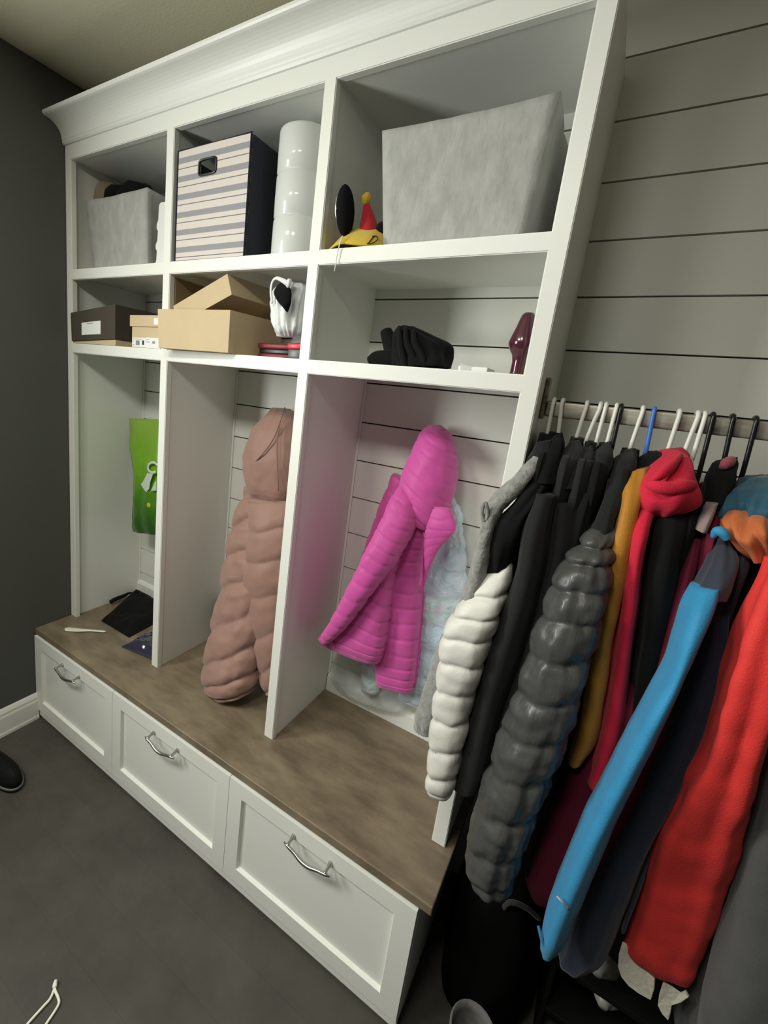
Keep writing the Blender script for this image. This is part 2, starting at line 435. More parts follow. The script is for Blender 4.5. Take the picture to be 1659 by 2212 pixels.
# striped storage cube
def stripes():
    m = bpy.data.materials.new('striped_canvas'); m.use_nodes = True; nt = m.node_tree; b = nt.nodes['Principled BSDF']; b.inputs['Roughness'].default_value = .85
    tc = nt.nodes.new('ShaderNodeTexCoord'); sp = nt.nodes.new('ShaderNodeSeparateXYZ'); nt.links.new(tc.outputs['Object'], sp.inputs[0])
    def mth(op, a, v):
        n = nt.nodes.new('ShaderNodeMath'); n.operation = op
        if isinstance(a, float): n.inputs[0].default_value = a
        else: nt.links.new(a, n.inputs[0])
        if isinstance(v, float): n.inputs[1].default_value = v
        else: nt.links.new(v, n.inputs[1])
        return n.outputs[0]
    f = mth('FRACT', mth('DIVIDE', mth('SUBTRACT', sp.outputs[2], .012), .0525), 0.0)
    wide = mth('MULTIPLY', mth('GREATER_THAN', f, .30), mth('LESS_THAN', f, .62))
    thin = mth('LESS_THAN', f, .05)
    fine = mth('GREATER_THAN', mth('FRACT', mth('MULTIPLY', sp.outputs[2], 380.0), 0.0), .25)
    mx = nt.nodes.new('ShaderNodeMix'); mx.data_type = 'RGBA'; mx.inputs[6].default_value = (.66, .60, .56, 1); mx.inputs[7].default_value = (.27, .27, .30, 1)
    w2 = mth('MULTIPLY', wide, mth('ADD', mth('MULTIPLY', fine, .25), .75)); nt.links.new(w2, mx.inputs[0])
    m2 = nt.nodes.new('ShaderNodeMix'); m2.data_type = 'RGBA'; nt.links.new(mx.outputs[2], m2.inputs[6]); m2.inputs[7].default_value = (.16, .16, .17, 1); nt.links.new(thin, m2.inputs[0])
    nt.links.new(m2.outputs[2], b.inputs['Base Color'])
    return m
t = thing('storage_cube', 'tall striped fabric storage box with a handle slot on the top shelf', 'storage box', (.79, .17, S1T))
x0, x1, y0, y1, z0, z1 = .640, .946, .010, .335, S1T+.001, 2.324
hx0, hx1, hz0, hz1 = .738, .812, 2.240, 2.283
bm = bmesh.new()      # body with a real slot cut through the front wall
xs, zz = [x0, hx0, hx1, x1], [z0, hz0, hz1, z1]
def quad(bm, *p): bm.faces.new([bm.verts.new(a) for a in p])
for i in range(3):
    for j in range(3):
        if (i, j) == (1, 1): continue
        quad(bm, (xs[i], y0, zz[j]), (xs[i+1], y0, zz[j]), (xs[i+1], y0, zz[j+1]), (xs[i], y0, zz[j+1]))
        quad(bm, (xs[i], y0+.008, zz[j]), (xs[i+1], y0+.008, zz[j]), (xs[i+1], y0+.008, zz[j+1]), (xs[i], y0+.008, zz[j+1]))
for (a, b_) in (((hx0, hz0), (hx1, hz0)), ((hx1, hz0), (hx1, hz1)), ((hx1, hz1), (hx0, hz1)), ((hx0, hz1), (hx0, hz0))):
    quad(bm, (a[0], y0, a[1]), (b_[0], y0, b_[1]), (b_[0], y0+.008, b_[1]), (a[0], y0+.008, a[1]))
bmesh.ops.remove_doubles(bm, verts=bm.verts[:], dist=1e-5)
child('front_panel', bm, stripes(), t)
bm = bmesh.new()
box(bm, x1-.008, x1, y0+.008, y1, z0, z1, .002); box(bm, x0, x0+.008, y0+.008, y1, z0, z1, .002); box(bm, x0+.008, x1-.008, y1-.008, y1, z0, z1); box(bm, x0+.008, x1-.008, y0+.008, y1-.008, z0, z0+.006)
child('navy_sides', bm, NAVY, t)
bm = bmesh.new()
for p in ([(x0, y0, z0), (x0, y0, z1), (x1, y0, z1), (x1, y0, z0), (x0, y0, z0)],):
    tube(bm, p, .0032, n=8, smoothpath=False)
child('piping', bm, NAVY, t)
bm = bmesh.new(); hp = []
for i in range(28):
    a = 2*math.pi*i/28; ca, sa = math.cos(a), math.sin(a)
    hp.append(((hx0+hx1)/2+math.copysign(abs(ca)**.35, ca)*(hx1-hx0)/2, y0-.001, (hz0+hz1)/2+math.copysign(abs(sa)**.35, sa)*(hz1-hz0)/2))
hp.append(hp[0]); tube(bm, hp, .0035, n=8, smoothpath=False)
child('handle_rim', bm, BLACKG, t)

# tall wrapped rolls
pr2 = [(.0, S1T+.001)]
zc = S1T+.001
for k in range(3):
    h = .117
    pr2 += [(.074, zc+.001), (.0775, zc+.006), (.078, zc+h*.5), (.0775, zc+h-.006), (.0752, zc+h)]
    zc += h+.0006
pr2 += [(.066, zc+.004), (.03, zc+.004), (.026, zc), (.022, zc-.02), (.0, zc-.02)]
bm = bmesh.new(); lathe(bm, pr2[1:], 1.055, .125, 48)
tag(obj('paper_roll_stack', bm, mat('wrapped_white_roll', (.63, .65, .63), .45, bump=.2, bscale=30, coat=.3), None, True), 'tall white column of wrapped paper rolls beside the striped box', 'paper rolls')

# yellow novelty cap
t = thing('novelty_cap', 'yellow cap with black oval disc and small red cone on the top shelf edge', 'hat', (1.30, .05, S1T))
YEL = fabric('yellow_felt', (.66, .46, .035), .9, sheen=.3)
bm = bmesh.new(); NA, NS = 26, 14
def capf(a, s, off):
    # a: -1..1 across, s: 0 front lip .. 1 back
    x = 1.309 + .083*a + .004*s
    f = math.sin(min(1, s/.62)*math.pi/2)
    arch = (1-abs(a)**4)
    h = (.007*(1-min(1, abs(a+.3)*1.6)) if abs(a+.3) < .625 else 0)*(1-f) + .066*f*arch - .006*f*max(0, a+.35) + .0015
    if s > .62: h *= 1-.25*((s-.62)/.38)**2
    y = .003 + .135*s + .03*a*a*(1-s)
    n_ = Vector((a*.6, -.3*(1-s), 1)).normalized()
    return Vector((x, y, S1T+.002+h)) + n_*off
vv = [[[bm.verts.new(capf(-1+2*i/NA, j/NS, off)) for i in range(NA+1)] for j in range(NS+1)] for off in (0, .004)]
for k in (0, 1):
    for j in range(NS):
        for i in range(NA): bm.faces.new((vv[k][j][i], vv[k][j][i+1], vv[k][j+1][i+1], vv[k][j+1][i]))
for j in range(NS):
    for i in (0, NA): bm.faces.new((vv[0][j][i], vv[0][j+1][i], vv[1][j+1][i], vv[1][j][i]))
for i in range(NA):
    for j in (0, NS): bm.faces.new((vv[0][j][i], vv[0][j][i+1], vv[1][j][i+1], vv[1][j][i]))
child('cap_shell', bm, YEL, t, True)
DISC = mat('black_felt', (.008, .008, .008), .95, spec=.1)
rt = Matrix.Rotation(-.12, 3, 'Y')
child('black_disc', blob(bmesh.new(), (1.272, .030, 2.094), (.0225, .030, .064), rot=rt), DISC, t, True)
child('silver_rim', blob(bmesh.new(), (1.2475, .042, 2.102), (.008, .024, .040), rot=rt), mat('silver_foil', (.75, .75, .75), .2, .9), t, True)
RED = fabric('red_felt', (.42, .012, .02), .9)
bm = bmesh.new(); tube(bm, [(1.325, .075, 2.045), (1.318, .074, 2.085), (1.309, .072, 2.122)], [.029, .019, .008], n=20, sub=6); child('red_cone', bm, RED, t, True)
child('pompom', blob(bmesh.new(), (1.308, .070, 2.133), (.0125, .0125, .015), nzamp=.003), YEL, t, True)
child('black_tab', blob(bmesh.new(), (1.358, .08, 2.055), (.014, .018, .022)), BLACK, t, True)
bm = bmesh.new()
def dpt(x, h): return (x, .0125+1.05*(h-.010)+.30*(x-1.362), S1T+h)
tube(bm, [dpt(1.361, .008), dpt(1.361, .020), dpt(1.361, .034)], .0014, n=8)
tube(bm, [dpt(1.357, .0335), dpt(1.367, .0335), dpt(1.375, .026), dpt(1.376, .018), dpt(1.371, .010), dpt(1.358, .0085)], .0014, n=8)
child('letter_print', bm, INK, t, True)
bm = bmesh.new(); tube(bm, [(1.287, .006, S1T+.030), (1.288, -.006, S1T+.006), (1.284, -.007, S1T-.02), (1.281, -.006, S1T-.058)], [.0016, .0016, .0012, .0013], n=8)
child('hang_string', bm, PAPER, t, True)

# ------------------------------------------------------------------ second shelf
def shoebox(pts_lo, h, m, parent, name, bev=.001):
    pts = [Vector(p) for p in pts_lo] + [Vector(p)+Vector((0, 0, h)) for p in pts_lo]
    return child(name, hexa(bmesh.new(), pts, bev), m, parent)
t = thing('shoebox', 'dark brown shoebox with white label tipped on a tan card, by the dark wall', 'box', (.19, .14, S2T))
child('dark_lid', hexa(bmesh.new(), [(.042, -.006, S2T+.008), (.334, -.004, S2T+.024), (.334, .25, S2T+.024), (.042, .25, S2T+.008), (.036, -.006, S2T+.118), (.334, -.004, S2T+.150), (.334, .25, S2T+.150), (.036, .25, S2T+.118)], .0015), CARDD, t)
child('tan_tray', hexa(bmesh.new(), [(.05, .0, S2T+.001), (.333, .0, S2T+.001), (.333, .24, S2T+.001), (.05, .24, S2T+.001), (.05, .0, S2T+.007), (.333, .0, S2T+.0225), (.333, .24, S2T+.0225), (.05, .24, S2T+.007)]), CARD, t)
child('paper_label', hexa(bmesh.new(), [(.118, -.0072, S2T+.033), (.245, -.0064, S2T+.040), (.245, -.005, S2T+.040), (.118, -.0055, S2T+.033), (.118, -.0072, S2T+.080), (.245, -.0064, S2T+.090), (.245, -.005, S2T+.090), (.118, -.0055, S2T+.080)]), PAPER, t)
child('label_print', hexa(bmesh.new(), [(.155, -.0078, S2T+.076), (.197, -.0074, S2T+.0785), (.197, -.006, S2T+.0785), (.155, -.006, S2T+.076), (.155, -.0078, S2T+.079), (.197, -.0074, S2T+.0815), (.197, -.006, S2T+.0815), (.155, -.006, S2T+.079)]), PRINT, t)
t = thing('shoebox', 'small tan lidded shoebox with white barcode labels at its foot', 'box', (.5, .12, S2T))
child('carton', bx(.426, .588, .004, .24, S2T+.0005, S2T+.085, .001), CARD, t)
child('lid', bx(.4185, .5915, -.001, .245, S2T+.074, S2T+.113, .0015), CARD, t)
bm = bmesh.new(); box(bm, .430, .506, .0028, .0045, S2T+.003, S2T+.035); box(bm, .5065, .586, .0026, .0045, S2T+.001, S2T+.037)
lb = child('barcode_labels', bm, PAPER, t)
bm = bmesh.new()
for i in range(9): box(bm, .452+i*.0024, .4530+i*.0024+(.0006 if i % 3 else 0), .0018, .003, S2T+.009, S2T+.025)
box(bm, .433, .486, .0018, .003, S2T+.0295, S2T+.031); box(bm, .434, .437, .0018, .003, S2T+.02, S2T+.024); box(bm, .434, .443, .0018, .003, S2T+.009, S2T+.0105)
box(bm, .51, .524, .0018, .003, S2T+.029, S2T+.031); box(bm, .51, .53, .0018, .003, S2T+.021, S2T+.0235)
for i in range(6): box(bm, .545+i*.0026, .5462+i*.0026, .0018, .003, S2T+.017, S2T+.026)
child('label_print', bm, PRINT, t)
child('black_block', bx(.489, .498, .0016, .003, S2T+.011, S2T+.026), INK, t)
child('corner_sticker', bx(.556, .586, -.0022, -.0008, S2T+.081, S2T+.103), PAPER, t)

t = thing('cardboard_box', 'open tan cardboard box jutting out past the left divider', 'box', (.78, .1, S2T))
fl, fr_ = Vector((.640, -.046, S2T+.001)), Vector((.944, -.030, S2T+.001))
dep = Vector((.022, .232, 0)); up = Vector((-.004, -.002, .124))
def open_carton(fl, fr_, dep, ul, ur, th=.004):
    """carton without a lid: four walls and a floor"""
    bm = bmesh.new()
    bl, br_ = fl+dep, fr_+dep
    ex = (fr_-fl).normalized()*th; ey = dep.normalized()*th
    def wall(p, q, u0, u1, n_):
        hexa(bm, [p, q, q+n_, p+n_, p+u0, q+u1, q+u1+n_, p+u0+n_], .0008)
    wall(fl, fr_, ul, ur, ey); wall(bl-ey, br_-ey, ul, ur, ey)
    wall(fl+ey, bl-ey, ul, ul, ex); wall(fr_-ex+ey, br_-ex-ey, ur, ur, ex)
    hexa(bm, [fl+ex+ey, fr_-ex+ey, br_-ex-ey, bl+ex-ey]+[p+Vector((0, 0, .003)) for p in (fl+ex+ey, fr_-ex+ey, br_-ex-ey, bl+ex-ey)])
    return bm
child('carton', open_carton(fl, fr_, dep, up+Vector((-.003, 0, 0)), up+Vector((.005, 0, 0))), CARD, t)
t = thing('cardboard_box', 'tan cardboard lid box tilted into the open tan box', 'box', (.8, .1, S2T+.125))
a = at(491, 591, .012); b_ = at(367, 665, .012)
ux = (a-b_).normalized(); uz = Vector((-ux.z, 0, ux.x)); wl = .262; hh = .066
lo = a - ux*wl - uz*hh
dd = Vector((.035, .25, -.006))
P0 = lo; P1 = lo+ux*wl
child('carton', hexa(bmesh.new(), [P0, P1, P1+dd, P0+dd, P0+uz*hh, P1+uz*hh, P1+uz*hh+dd, P0+uz*hh+dd], .0012), CARD, t)
tag(obj('cardboard_sheet', bx(.6268, .632, .024, .33, S2T+.0005, S1B-.006, .001), CARDK), 'flat brown cardboard sheet standing against the divider behind the tilted tan lid', 'cardboard')

# plastic carrier bag on a lidded tub
RPL = mat('red_plastic', (.62, .035, .06), .35); GPL = mat('smoky_plastic', (.12, .115, .12), .35)
def tub(name, label, x0, x1, y0, y1, z0, h, zl0, zl1, zt):
    t = thing(name, label, 'container', ((x0+x1)/2, (y0+y1)/2, z0), 'red banded tubs')
    child('tub_body', bx(x0+.003, x1-.003, y0+.003, y1, z0, z0+zl0, .004), GPL, t, True)
    child('red_band', bx(x0, x1, y0, y1, z0+zl0, z0+zl1, .004), RPL, t, True)
    child('tub_cover', hexa(bmesh.new(), [(x0+.004, y0+.004, z0+zl1), (x1-.004, y0+.004, z0+zl1), (x1-.004, y1, z0+zl1), (x0+.004, y1, z0+zl1), (x0+.012, y0+.014, z0+zt), (x1-.012, y0+.014, z0+zt), (x1-.012, y1, z0+zt), (x0+.012, y1, z0+zt)], .004), GPL, t, True)
tub('food_tub', 'grey tub with red band under the white plastic bag', 1.134, 1.188, .012, .19, S2T+.001, .06, .026, .042, .066)
t = thing('food_tub', 'low red tub coloured as in shadow beside the grey tub with red band', 'container', (1.05, .15, S2T), 'red banded tubs')
RDK = mat('shaded_red_plastic', (.17, .010, .016), .45)  # red plastic with the box's shadow put into the colour
child('tub_body', bx(.985, 1.122, .06, .25, S2T+.001, S2T+.014, .004), RDK, t, True)
child('dark_band', bx(.988, 1.119, .063, .25, S2T+.014, S2T+.028, .003), BLACKG, t, True)
child('tub_cover', bx(.983, 1.124, .058, .25, S2T+.028, S2T+.045, .005), RDK, t, True)
BAG = mat('white_film', (.72, .74, .74), .42, bump=.5, bscale=22)
t = thing('carrier_bag', 'knotted white plastic carrier bag holding something black on the grey tub', 'bag', (1.13, .08, S2T+.07))
bm = bmesh.new()
loft(bm, [(612, 610, 655, 612, .075, .012), (592, 628, 664, 626, .07, .03), (586, 650, 664, 650, .07, .045), (588, 675, 662, 678, .07, .05), (592, 700, 658, 704, .062, .048), (598, 716, 652, 718, .056, .040), (604, 728, 648, 730, .062, .032)], n=64, sub=12, wr=.005, wf=34, fold=.013, ff=5.0, seed=5)
child('film_sack', bm, BAG, t, True)
bm = bmesh.new(); loft(bm, [(606, 610, 622, 609, .034, .006), (594, 624, 628, 622, .022, .010), (592, 636, 630, 636, .016, .012), (600, 652, 629, 652, .014, .012), (610, 664, 626, 663, .014, .012), (618, 673, 622, 674, .016, .008)], n=30, sub=6)
child('black_contents', bm, BLACK, t, True)
bm = bmesh.new(); tube(bm, [at(588, 655, .018), at(585, 630, .018), at(588, 610, .02), at(597, 601, .022), at(611, 606, .022), at(622, 613, .02), at(632, 617, .022)], [.004, .004, .004, .005, .007, .008, .010], n=12, sub=6, r2=.6)
child('handle_loop', bm, BAG, t, True)
child('knot', blob(bmesh.new(), at(624, 612, .018), (.011, .010, .012), nzamp=.004), BAG, t, True)

# black gloves / beanie heap, white packet, plum shape
t = thing('winter_hat', 'black knitted hat folded in a heap on the shelf above the pink jacket', 'hat', (1.47, .1, S2T))
bm = bmesh.new()
loft(bm, [(862, 706, 885, 704, .09, .015), (855, 722, 930, 722, .1, .04), (853, 745, 968, 742, .1, .055), (850, 770, 972, 768, .095, .06), (852, 795, 970, 794, .07, .055)], n=60, sub=10, fold=.014, ff=2.6, wr=.005, wf=14, seed=2, sq=.8)
child('hat_body', bm, BLACK, t, True)
bm = bmesh.new()
for k, (u0, u1, v0) in enumerate(((862, 874, 710), (876, 895, 709), (893, 915, 716))):
    tube(bm, [at(u0, v0, .06), at(u0+2, 740, .036), at(u1-4, 770, .03), at(u1+2, 795, .02)], [.008, .011, .012, .010], n=12, sub=6, r2=.7)
child('rib_folds', bm, BLACK, t, True)
t = thing('glove', 'black glove with two fingers showing beside the folded black hat', 'glove', (1.37, .12, S2T))
bm = bmesh.new(); tube(bm, [at(834, 716, .15), at(842, 740, .14), at(852, 770, .12), at(858, 784, .1)], [.017, .021, .023, .02], n=18, sub=6); child('upper_finger', bm, BLACK, t, True)
bm = bmesh.new(); tube(bm, [at(797, 779, .1), at(815, 773, .1), at(845, 774, .1), at(862, 780, .1)], [.011, .019, .021, .02], n=18, sub=6); child('lower_finger', bm, BLACK, t, True)
bm = bmesh.new(); box(bm, 1.632, 1.70, .03, .11, S2T+.0005, S2T+.012, .002); hexa(bm, [(1.64, .02, S2T+.0005), (1.716, .05, S2T+.0005), (1.71, .12, S2T+.0005), (1.64, .12, S2T+.0005), (1.64, .02, S2T+.016), (1.712, .05, S2T+.004), (1.708, .12, S2T+.004), (1.64, .12, S2T+.016)], .001)
tag(obj('paper_packet', bm, PAPER), 'small flat white packet lying near the plum ornament', 'packet')
bm = bmesh.new(); ZV = S2T+.001
lathe(bm, [(.004, ZV), (.020, ZV), (.0185, ZV+.006), (.018, ZV+.03), (.021, ZV+.045), (.029, ZV+.056), (.034, ZV+.066), (.0345, ZV+.073), (.030, ZV+.088), (.024, ZV+.105), (.019, ZV+.122), (.016, ZV+.132), (.011, ZV+.138), (.003, ZV+.139)], 1.786-.028, .075, 36, sx=.92)
tag(obj('ornament', bm, mat('plum_glaze', (.075, .018, .03), .18, coat=.6), None, True), 'glossy plum bulbous ornament standing at the shelf end', 'ornament')

# ------------------------------------------------------------------ left bay: green bag, black bag, wrap, scraper
def bag_mat():
    m = bpy.data.materials.new('printed_green_film'); m.use_nodes = True; nt = m.node_tree; b = nt.nodes['Principled BSDF']
    b.inputs['Roughness'].default_value = .3; b.inputs['Coat Weight'].default_value = .3
    tc = nt.nodes.new('ShaderNodeTexCoord'); n = nt.nodes.new('ShaderNodeTexNoise'); n.inputs['Scale'].default_value = 9; n.inputs['Detail'].default_value = 3
    sp = nt.nodes.new('ShaderNodeSeparateXYZ'); nt.links.new(tc.outputs['Object'], sp.inputs[0]); nt.links.new(tc.outputs['Object'], n.inputs['Vector'])
    ad = nt.nodes.new('ShaderNodeMath'); ad.operation = 'MULTIPLY_ADD'; nt.links.new(n.outputs['Fac'], ad.inputs[0]); ad.inputs[1].default_value = .16; nt.links.new(sp.outputs[2], ad.inputs[2])
    r = nt.nodes.new('ShaderNodeValToRGB'); mp = nt.nodes.new('ShaderNodeMapRange'); mp.inputs[1].default_value = -.2; mp.inputs[2].default_value = .36
    nt.links.new(ad.outputs[0], mp.inputs[0]); nt.links.new(mp.outputs[0], r.inputs[0])
    e = r.color_ramp.elements; e[0].position = .12; e[0].color = (.030, .12, .012, 1); e[1].position = .62; e[1].color = (.17, .40, .012, 1)
    q = e.new(.34); q.color = (.075, .24, .012, 1); q = e.new(.95); q.color = (.24, .42, .04, 1)
    nt.links.new(r.outputs[0], b.inputs['Base Color'])
    return m
t = thing('plastic_bag', 'bright green plastic bag hanging in the bay by the dark wall', 'bag', (.2, .26, 1.15))
bm = bmesh.new()
loft(bm, [(279, 903, 370, 908, .27, .012), (281, 930, 370, 935, .26, .022), (283, 980, 368, 985, .25, .03), (287, 1030, 366, 1035, .245, .04), (286, 1080, 365, 1085, .245, .045), (286, 1125, 364, 1132, .245, .04), (290, 1146, 362, 1156, .245, .022)], n=60, sub=12, wr=.006, wf=15, fold=.012, ff=2.6, seed=8)
child('film_bag', bm, bag_mat(), t, True)
def patch(bm, pts, yoff, th=.001):
    """thin printed patch lying on the bag: a fan polygon with thickness"""
    P = [at(u, v, yoff) for u, v in pts]
    rings_mesh(bm, [P, [p+Vector((0, th, 0)) for p in P]])
WPR = mat('pale_print', (.62, .72, .62), .35); YPR = mat('yellow_print', (.52, .55, .03), .4)
bm = bmesh.new(); rg = [at(330+10.5*math.cos(a), 1010+11*math.sin(a), .2035) for a in [i*2*math.pi/20 for i in range(21)]]
tube(bm, rg[3:20], .0065, n=8, smoothpath=False, r2=.35); child('ring_print', bm, WPR, t, True)
bm = bmesh.new(); patch(bm, [(318, 1022), (330, 1024), (324, 1042), (322, 1056), (316, 1063), (310, 1056), (304, 1046), (309, 1040)], .1985, .002); patch(bm, [(334, 1042), (337, 1038), (337, 1060), (326, 1060)], .1985, .002)
child('splash_print', bm, WPR, t)
bm = bmesh.new(); blob(bm, at(320, 1091, .203), (.017, .003, .012)); child('yellow_print', bm, YPR, t, True)

t = thing('tote_bag', 'flat black cloth bag with a strap lying at the back of the left bay', 'bag', (.2, .2, ZB))
bm = bmesh.new()
loft_rows(bm, [(.19, .045, ZB+.016, .085, .01, .012), (.20, .10, ZB+.024, .125, .01, .022), (.21, .18, ZB+.034, .15, 0, .032), (.2, .26, ZB+.040, .16, 0, .034), (.2, .325, ZB+.045, .155, 0, .02)], n=48, sub=8)
bm.free(); bm = bmesh.new()
NX, NY = 30, 26
def tb(i, j, top):
    s, q = i/NX, j/NY
    y = .060+.272*q; x0 = .150-.125*q; x1 = .362-.03*q
    x = x0+(x1-x0)*s
    e = min(1, 6*s, 6*(1-s), 6*q+.05, 6*(1-q)+.2); e = max(e, 0)**.5
    z = ZB+.001+(.018+.045*q+.012*nz(x*14, y*14, .3)+.006*nz(x*40, y*40, 2))*e*top
    return Vector((x, y, z))
g = [[[bm.verts.new(tb(i, j, tp_)) for j in range(NY+1)] for i in range(NX+1)] for tp_ in (0, 1)]
for k in (0, 1):
    for i in range(NX):
        for j in range(NY): bm.faces.new((g[k][i][j], g[k][i+1][j], g[k][i+1][j+1], g[k][i][j+1]))
for i in range(NX):
    for j in (0, NY): bm.faces.new((g[0][i][j], g[0][i+1][j], g[1][i+1][j], g[1][i][j]))
for j in range(NY):
    for i in (0, NX): bm.faces.new((g[0][i][j], g[0][i][j+1], g[1][i][j+1], g[1][i][j]))
child('cloth_body', bm, BLACK, t, True)
bm = bmesh.new(); tube(bm, [at(238, 1301, .17), at(250, 1294, .2), at(268, 1287, .25), at(277, 1282, .27), at(285, 1281, .29), at(289, 1287, .28), at(286, 1294, .26), at(281, 1294, .25)], [.010, .010, .009, .006, .004, .004, .004, .004], n=10, sub=6)
child('strap', bm, BLACK, t, True)
CLEAR = mat('clear_film_over_navy', (.035, .035, .065), .16, coat=1.0, bump=.6, bscale=18)
bm = bmesh.new()
NX, NY = 26, 18
g = []
for top in (0, 1):
    G = []
    for i in range(NX+1):
        row = []
        for j in range(NY+1):
            s, q = i/NX, j/NY
            x = .400+.185*s; y = -.005+.03*s+(.15)*q
            e = max(min(1, 5*s, 5*(1-s), 5*q+.02, 5*(1-q)), 0)**.6
            z = ZB+.0012+(.028+.03*s+.012*nz(x*22, y*22, 5)+.005*nz(x*60, y*60, 1))*e*top
            row.append(bm.verts.new((x, y, z)))
        G.append(row)
    g.append(G)
for k in (0, 1):
    for i in range(NX):
        for j in range(NY): bm.faces.new((g[k][i][j], g[k][i+1][j], g[k][i+1][j+1], g[k][i][j+1]))
for i in range(NX):
    for j in (0, NY): bm.faces.new((g[0][i][j], g[0][i+1][j], g[1][i+1][j], g[1][i][j]))
for j in range(NY):
    for i in (0, NX): bm.faces.new((g[0][i][j], g[0][i][j+1], g[1][i][j+1], g[1][i][j]))
tag(obj('wrapped_cloth', bm, CLEAR, None, True), 'dark navy cloth in glossy clear wrap behind the foot of the left divider', 'package')
bm = bmesh.new()
pa, pb = atz(140, 1360, ZB), atz(229, 1367, ZB)
ax = (pb-pa).normalized(); nx_ = Vector((-ax.y, ax.x, 0)); Ln = (pb-pa).length
rings = []
for i in range(31):
    s = i/30
    w = .006+.010*max(0, math.cos(min(1, max(0, s/.62))*math.pi/2))**.8 if s < .62 else .006
    w = .0135 if s < .0 else w
    if s < .06: w *= math.sqrt(max(s/.06, .03))
    if s > .95: w *= math.sqrt(max((1-s)/.05, .03))
    c = pa+ax*Ln*s + Vector((0, 0, .0045+.012*math.exp(-((s-.65)/.3)**2)*.4)) + nx_*(-.006*math.sin(s*math.pi))
    rings.append([c+nx_*w*math.cos(2*math.pi*j/16)+Vector((0, 0, .0035*math.sin(2*math.pi*j/16))) for j in range(16)])
rings_mesh(bm, rings)
tag(obj('shoehorn', bm, mat('ivory_plastic', (.80, .80, .66), .35), None, True), 'ivory plastic shoehorn lying on the bench near the dark wall', 'shoehorn')

# ------------------------------------------------------------------ clothes in the middle and right bays
MAUVE = fabric('mauve_nylon', (.33, .19, .155), .55, var=.06, sheen=.25, bump=.12, bscale=220)
t = thing('puffer_coat', 'long mauve brown hooded puffer coat hanging in the middle bay', 'coat', (1.02, .25, 1.0))
bm = bmesh.new()
loft(bm, [(540, 1050, 640, 1062, .27, .045), (521, 1095, 640, 1110, .25, .07), (506, 1150, 640, 1165, .235, .085), (497, 1200, 632, 1215, .215, .095), (487, 1262, 612, 1276, .19, .10), (470, 1335, 592, 1350, .155, .105), (458, 1396, 572, 1412, .115, .10), (451, 1440, 560, 1460, .085, .09), (458, 1472, 548, 1492, .072, .075), (476, 1492, 530, 1502, .068, .05)],
     n=72, sub=18, quilts=7.5, amp=.016, slant=.42, seam=3.2, wr=.005, wf=26, seed=1.3, sq=.82)
child('coat_body', bm, MAUVE, t, True)
bm = bmesh.new()
loft(bm, [(590, 880, 628, 884, .29, .03), (566, 905, 652, 905, .27, .06), (542, 935, 662, 940, .26, .085), (529, 975, 664, 985, .25, .09), (528, 1010, 660, 1025, .245, .085), (534, 1045, 650, 1062, .24, .075), (540, 1068, 640, 1085, .245, .06)], n=64, sub=12, quilts=0, wr=.006, wf=16, fold=.010, ff=1.8, seed=4)
hd = child('hood', bm, MAUVE, t, True)
bm = bmesh.new()   # seams on the hood
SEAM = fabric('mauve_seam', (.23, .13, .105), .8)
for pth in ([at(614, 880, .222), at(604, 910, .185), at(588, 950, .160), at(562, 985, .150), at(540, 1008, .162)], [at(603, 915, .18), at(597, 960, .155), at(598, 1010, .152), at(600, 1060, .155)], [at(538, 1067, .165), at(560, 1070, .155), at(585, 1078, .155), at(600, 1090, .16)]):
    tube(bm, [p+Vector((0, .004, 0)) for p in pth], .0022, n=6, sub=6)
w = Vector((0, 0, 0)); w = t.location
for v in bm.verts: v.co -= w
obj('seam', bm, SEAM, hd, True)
bm = bmesh.new()
loft(bm, [(540, 1075, 640, 1085, .20, .06), (543, 1120, 642, 1130, .185, .07), (540, 1170, 642, 1180, .175, .075), (532, 1225, 638, 1235, .165, .075), (536, 1285, 630, 1295, .155, .07), (548, 1350, 625, 1360, .145, .062), (558, 1410, 618, 1418, .135, .052), (567, 1460, 612, 1466, .13, .042), (576, 1490, 608, 1494, .128, .03)],
     n=64, sub=18, quilts=6.2, amp=.009, slant=.18, seam=3.5, wr=.004, wf=18, seed=7.1)
child('sleeve', bm, MAUVE, t, True)
t = thing('dark_garment', 'dark garment peeking out behind the mauve puffer coat', 'clothes', (.93, .33, .9))
bm = bmesh.new(); loft(bm, [(470, 1290, 520, 1295, .335, .012), (456, 1320, 520, 1325, .335, .018), (455, 1350, 515, 1355, .335, .018), (462, 1372, 510, 1376, .335, .012)], n=30, sub=8, wr=.004)
child('cloth_edge', bm, BLACK, t, True)
t = thing('small_package', 'small white and green package under the mauve puffer coat', 'package', (1.13, .2, ZB))
child('white_wrap', bx(1.10, 1.176, .14, .24, ZB+.001, ZB+.10, .004), PAPER, t)
child('green_side', bx(1.086, 1.0995, .142, .238, ZB+.001, ZB+.075, .003), mat('moss_green_print', (.12, .16, .012), .5), t)

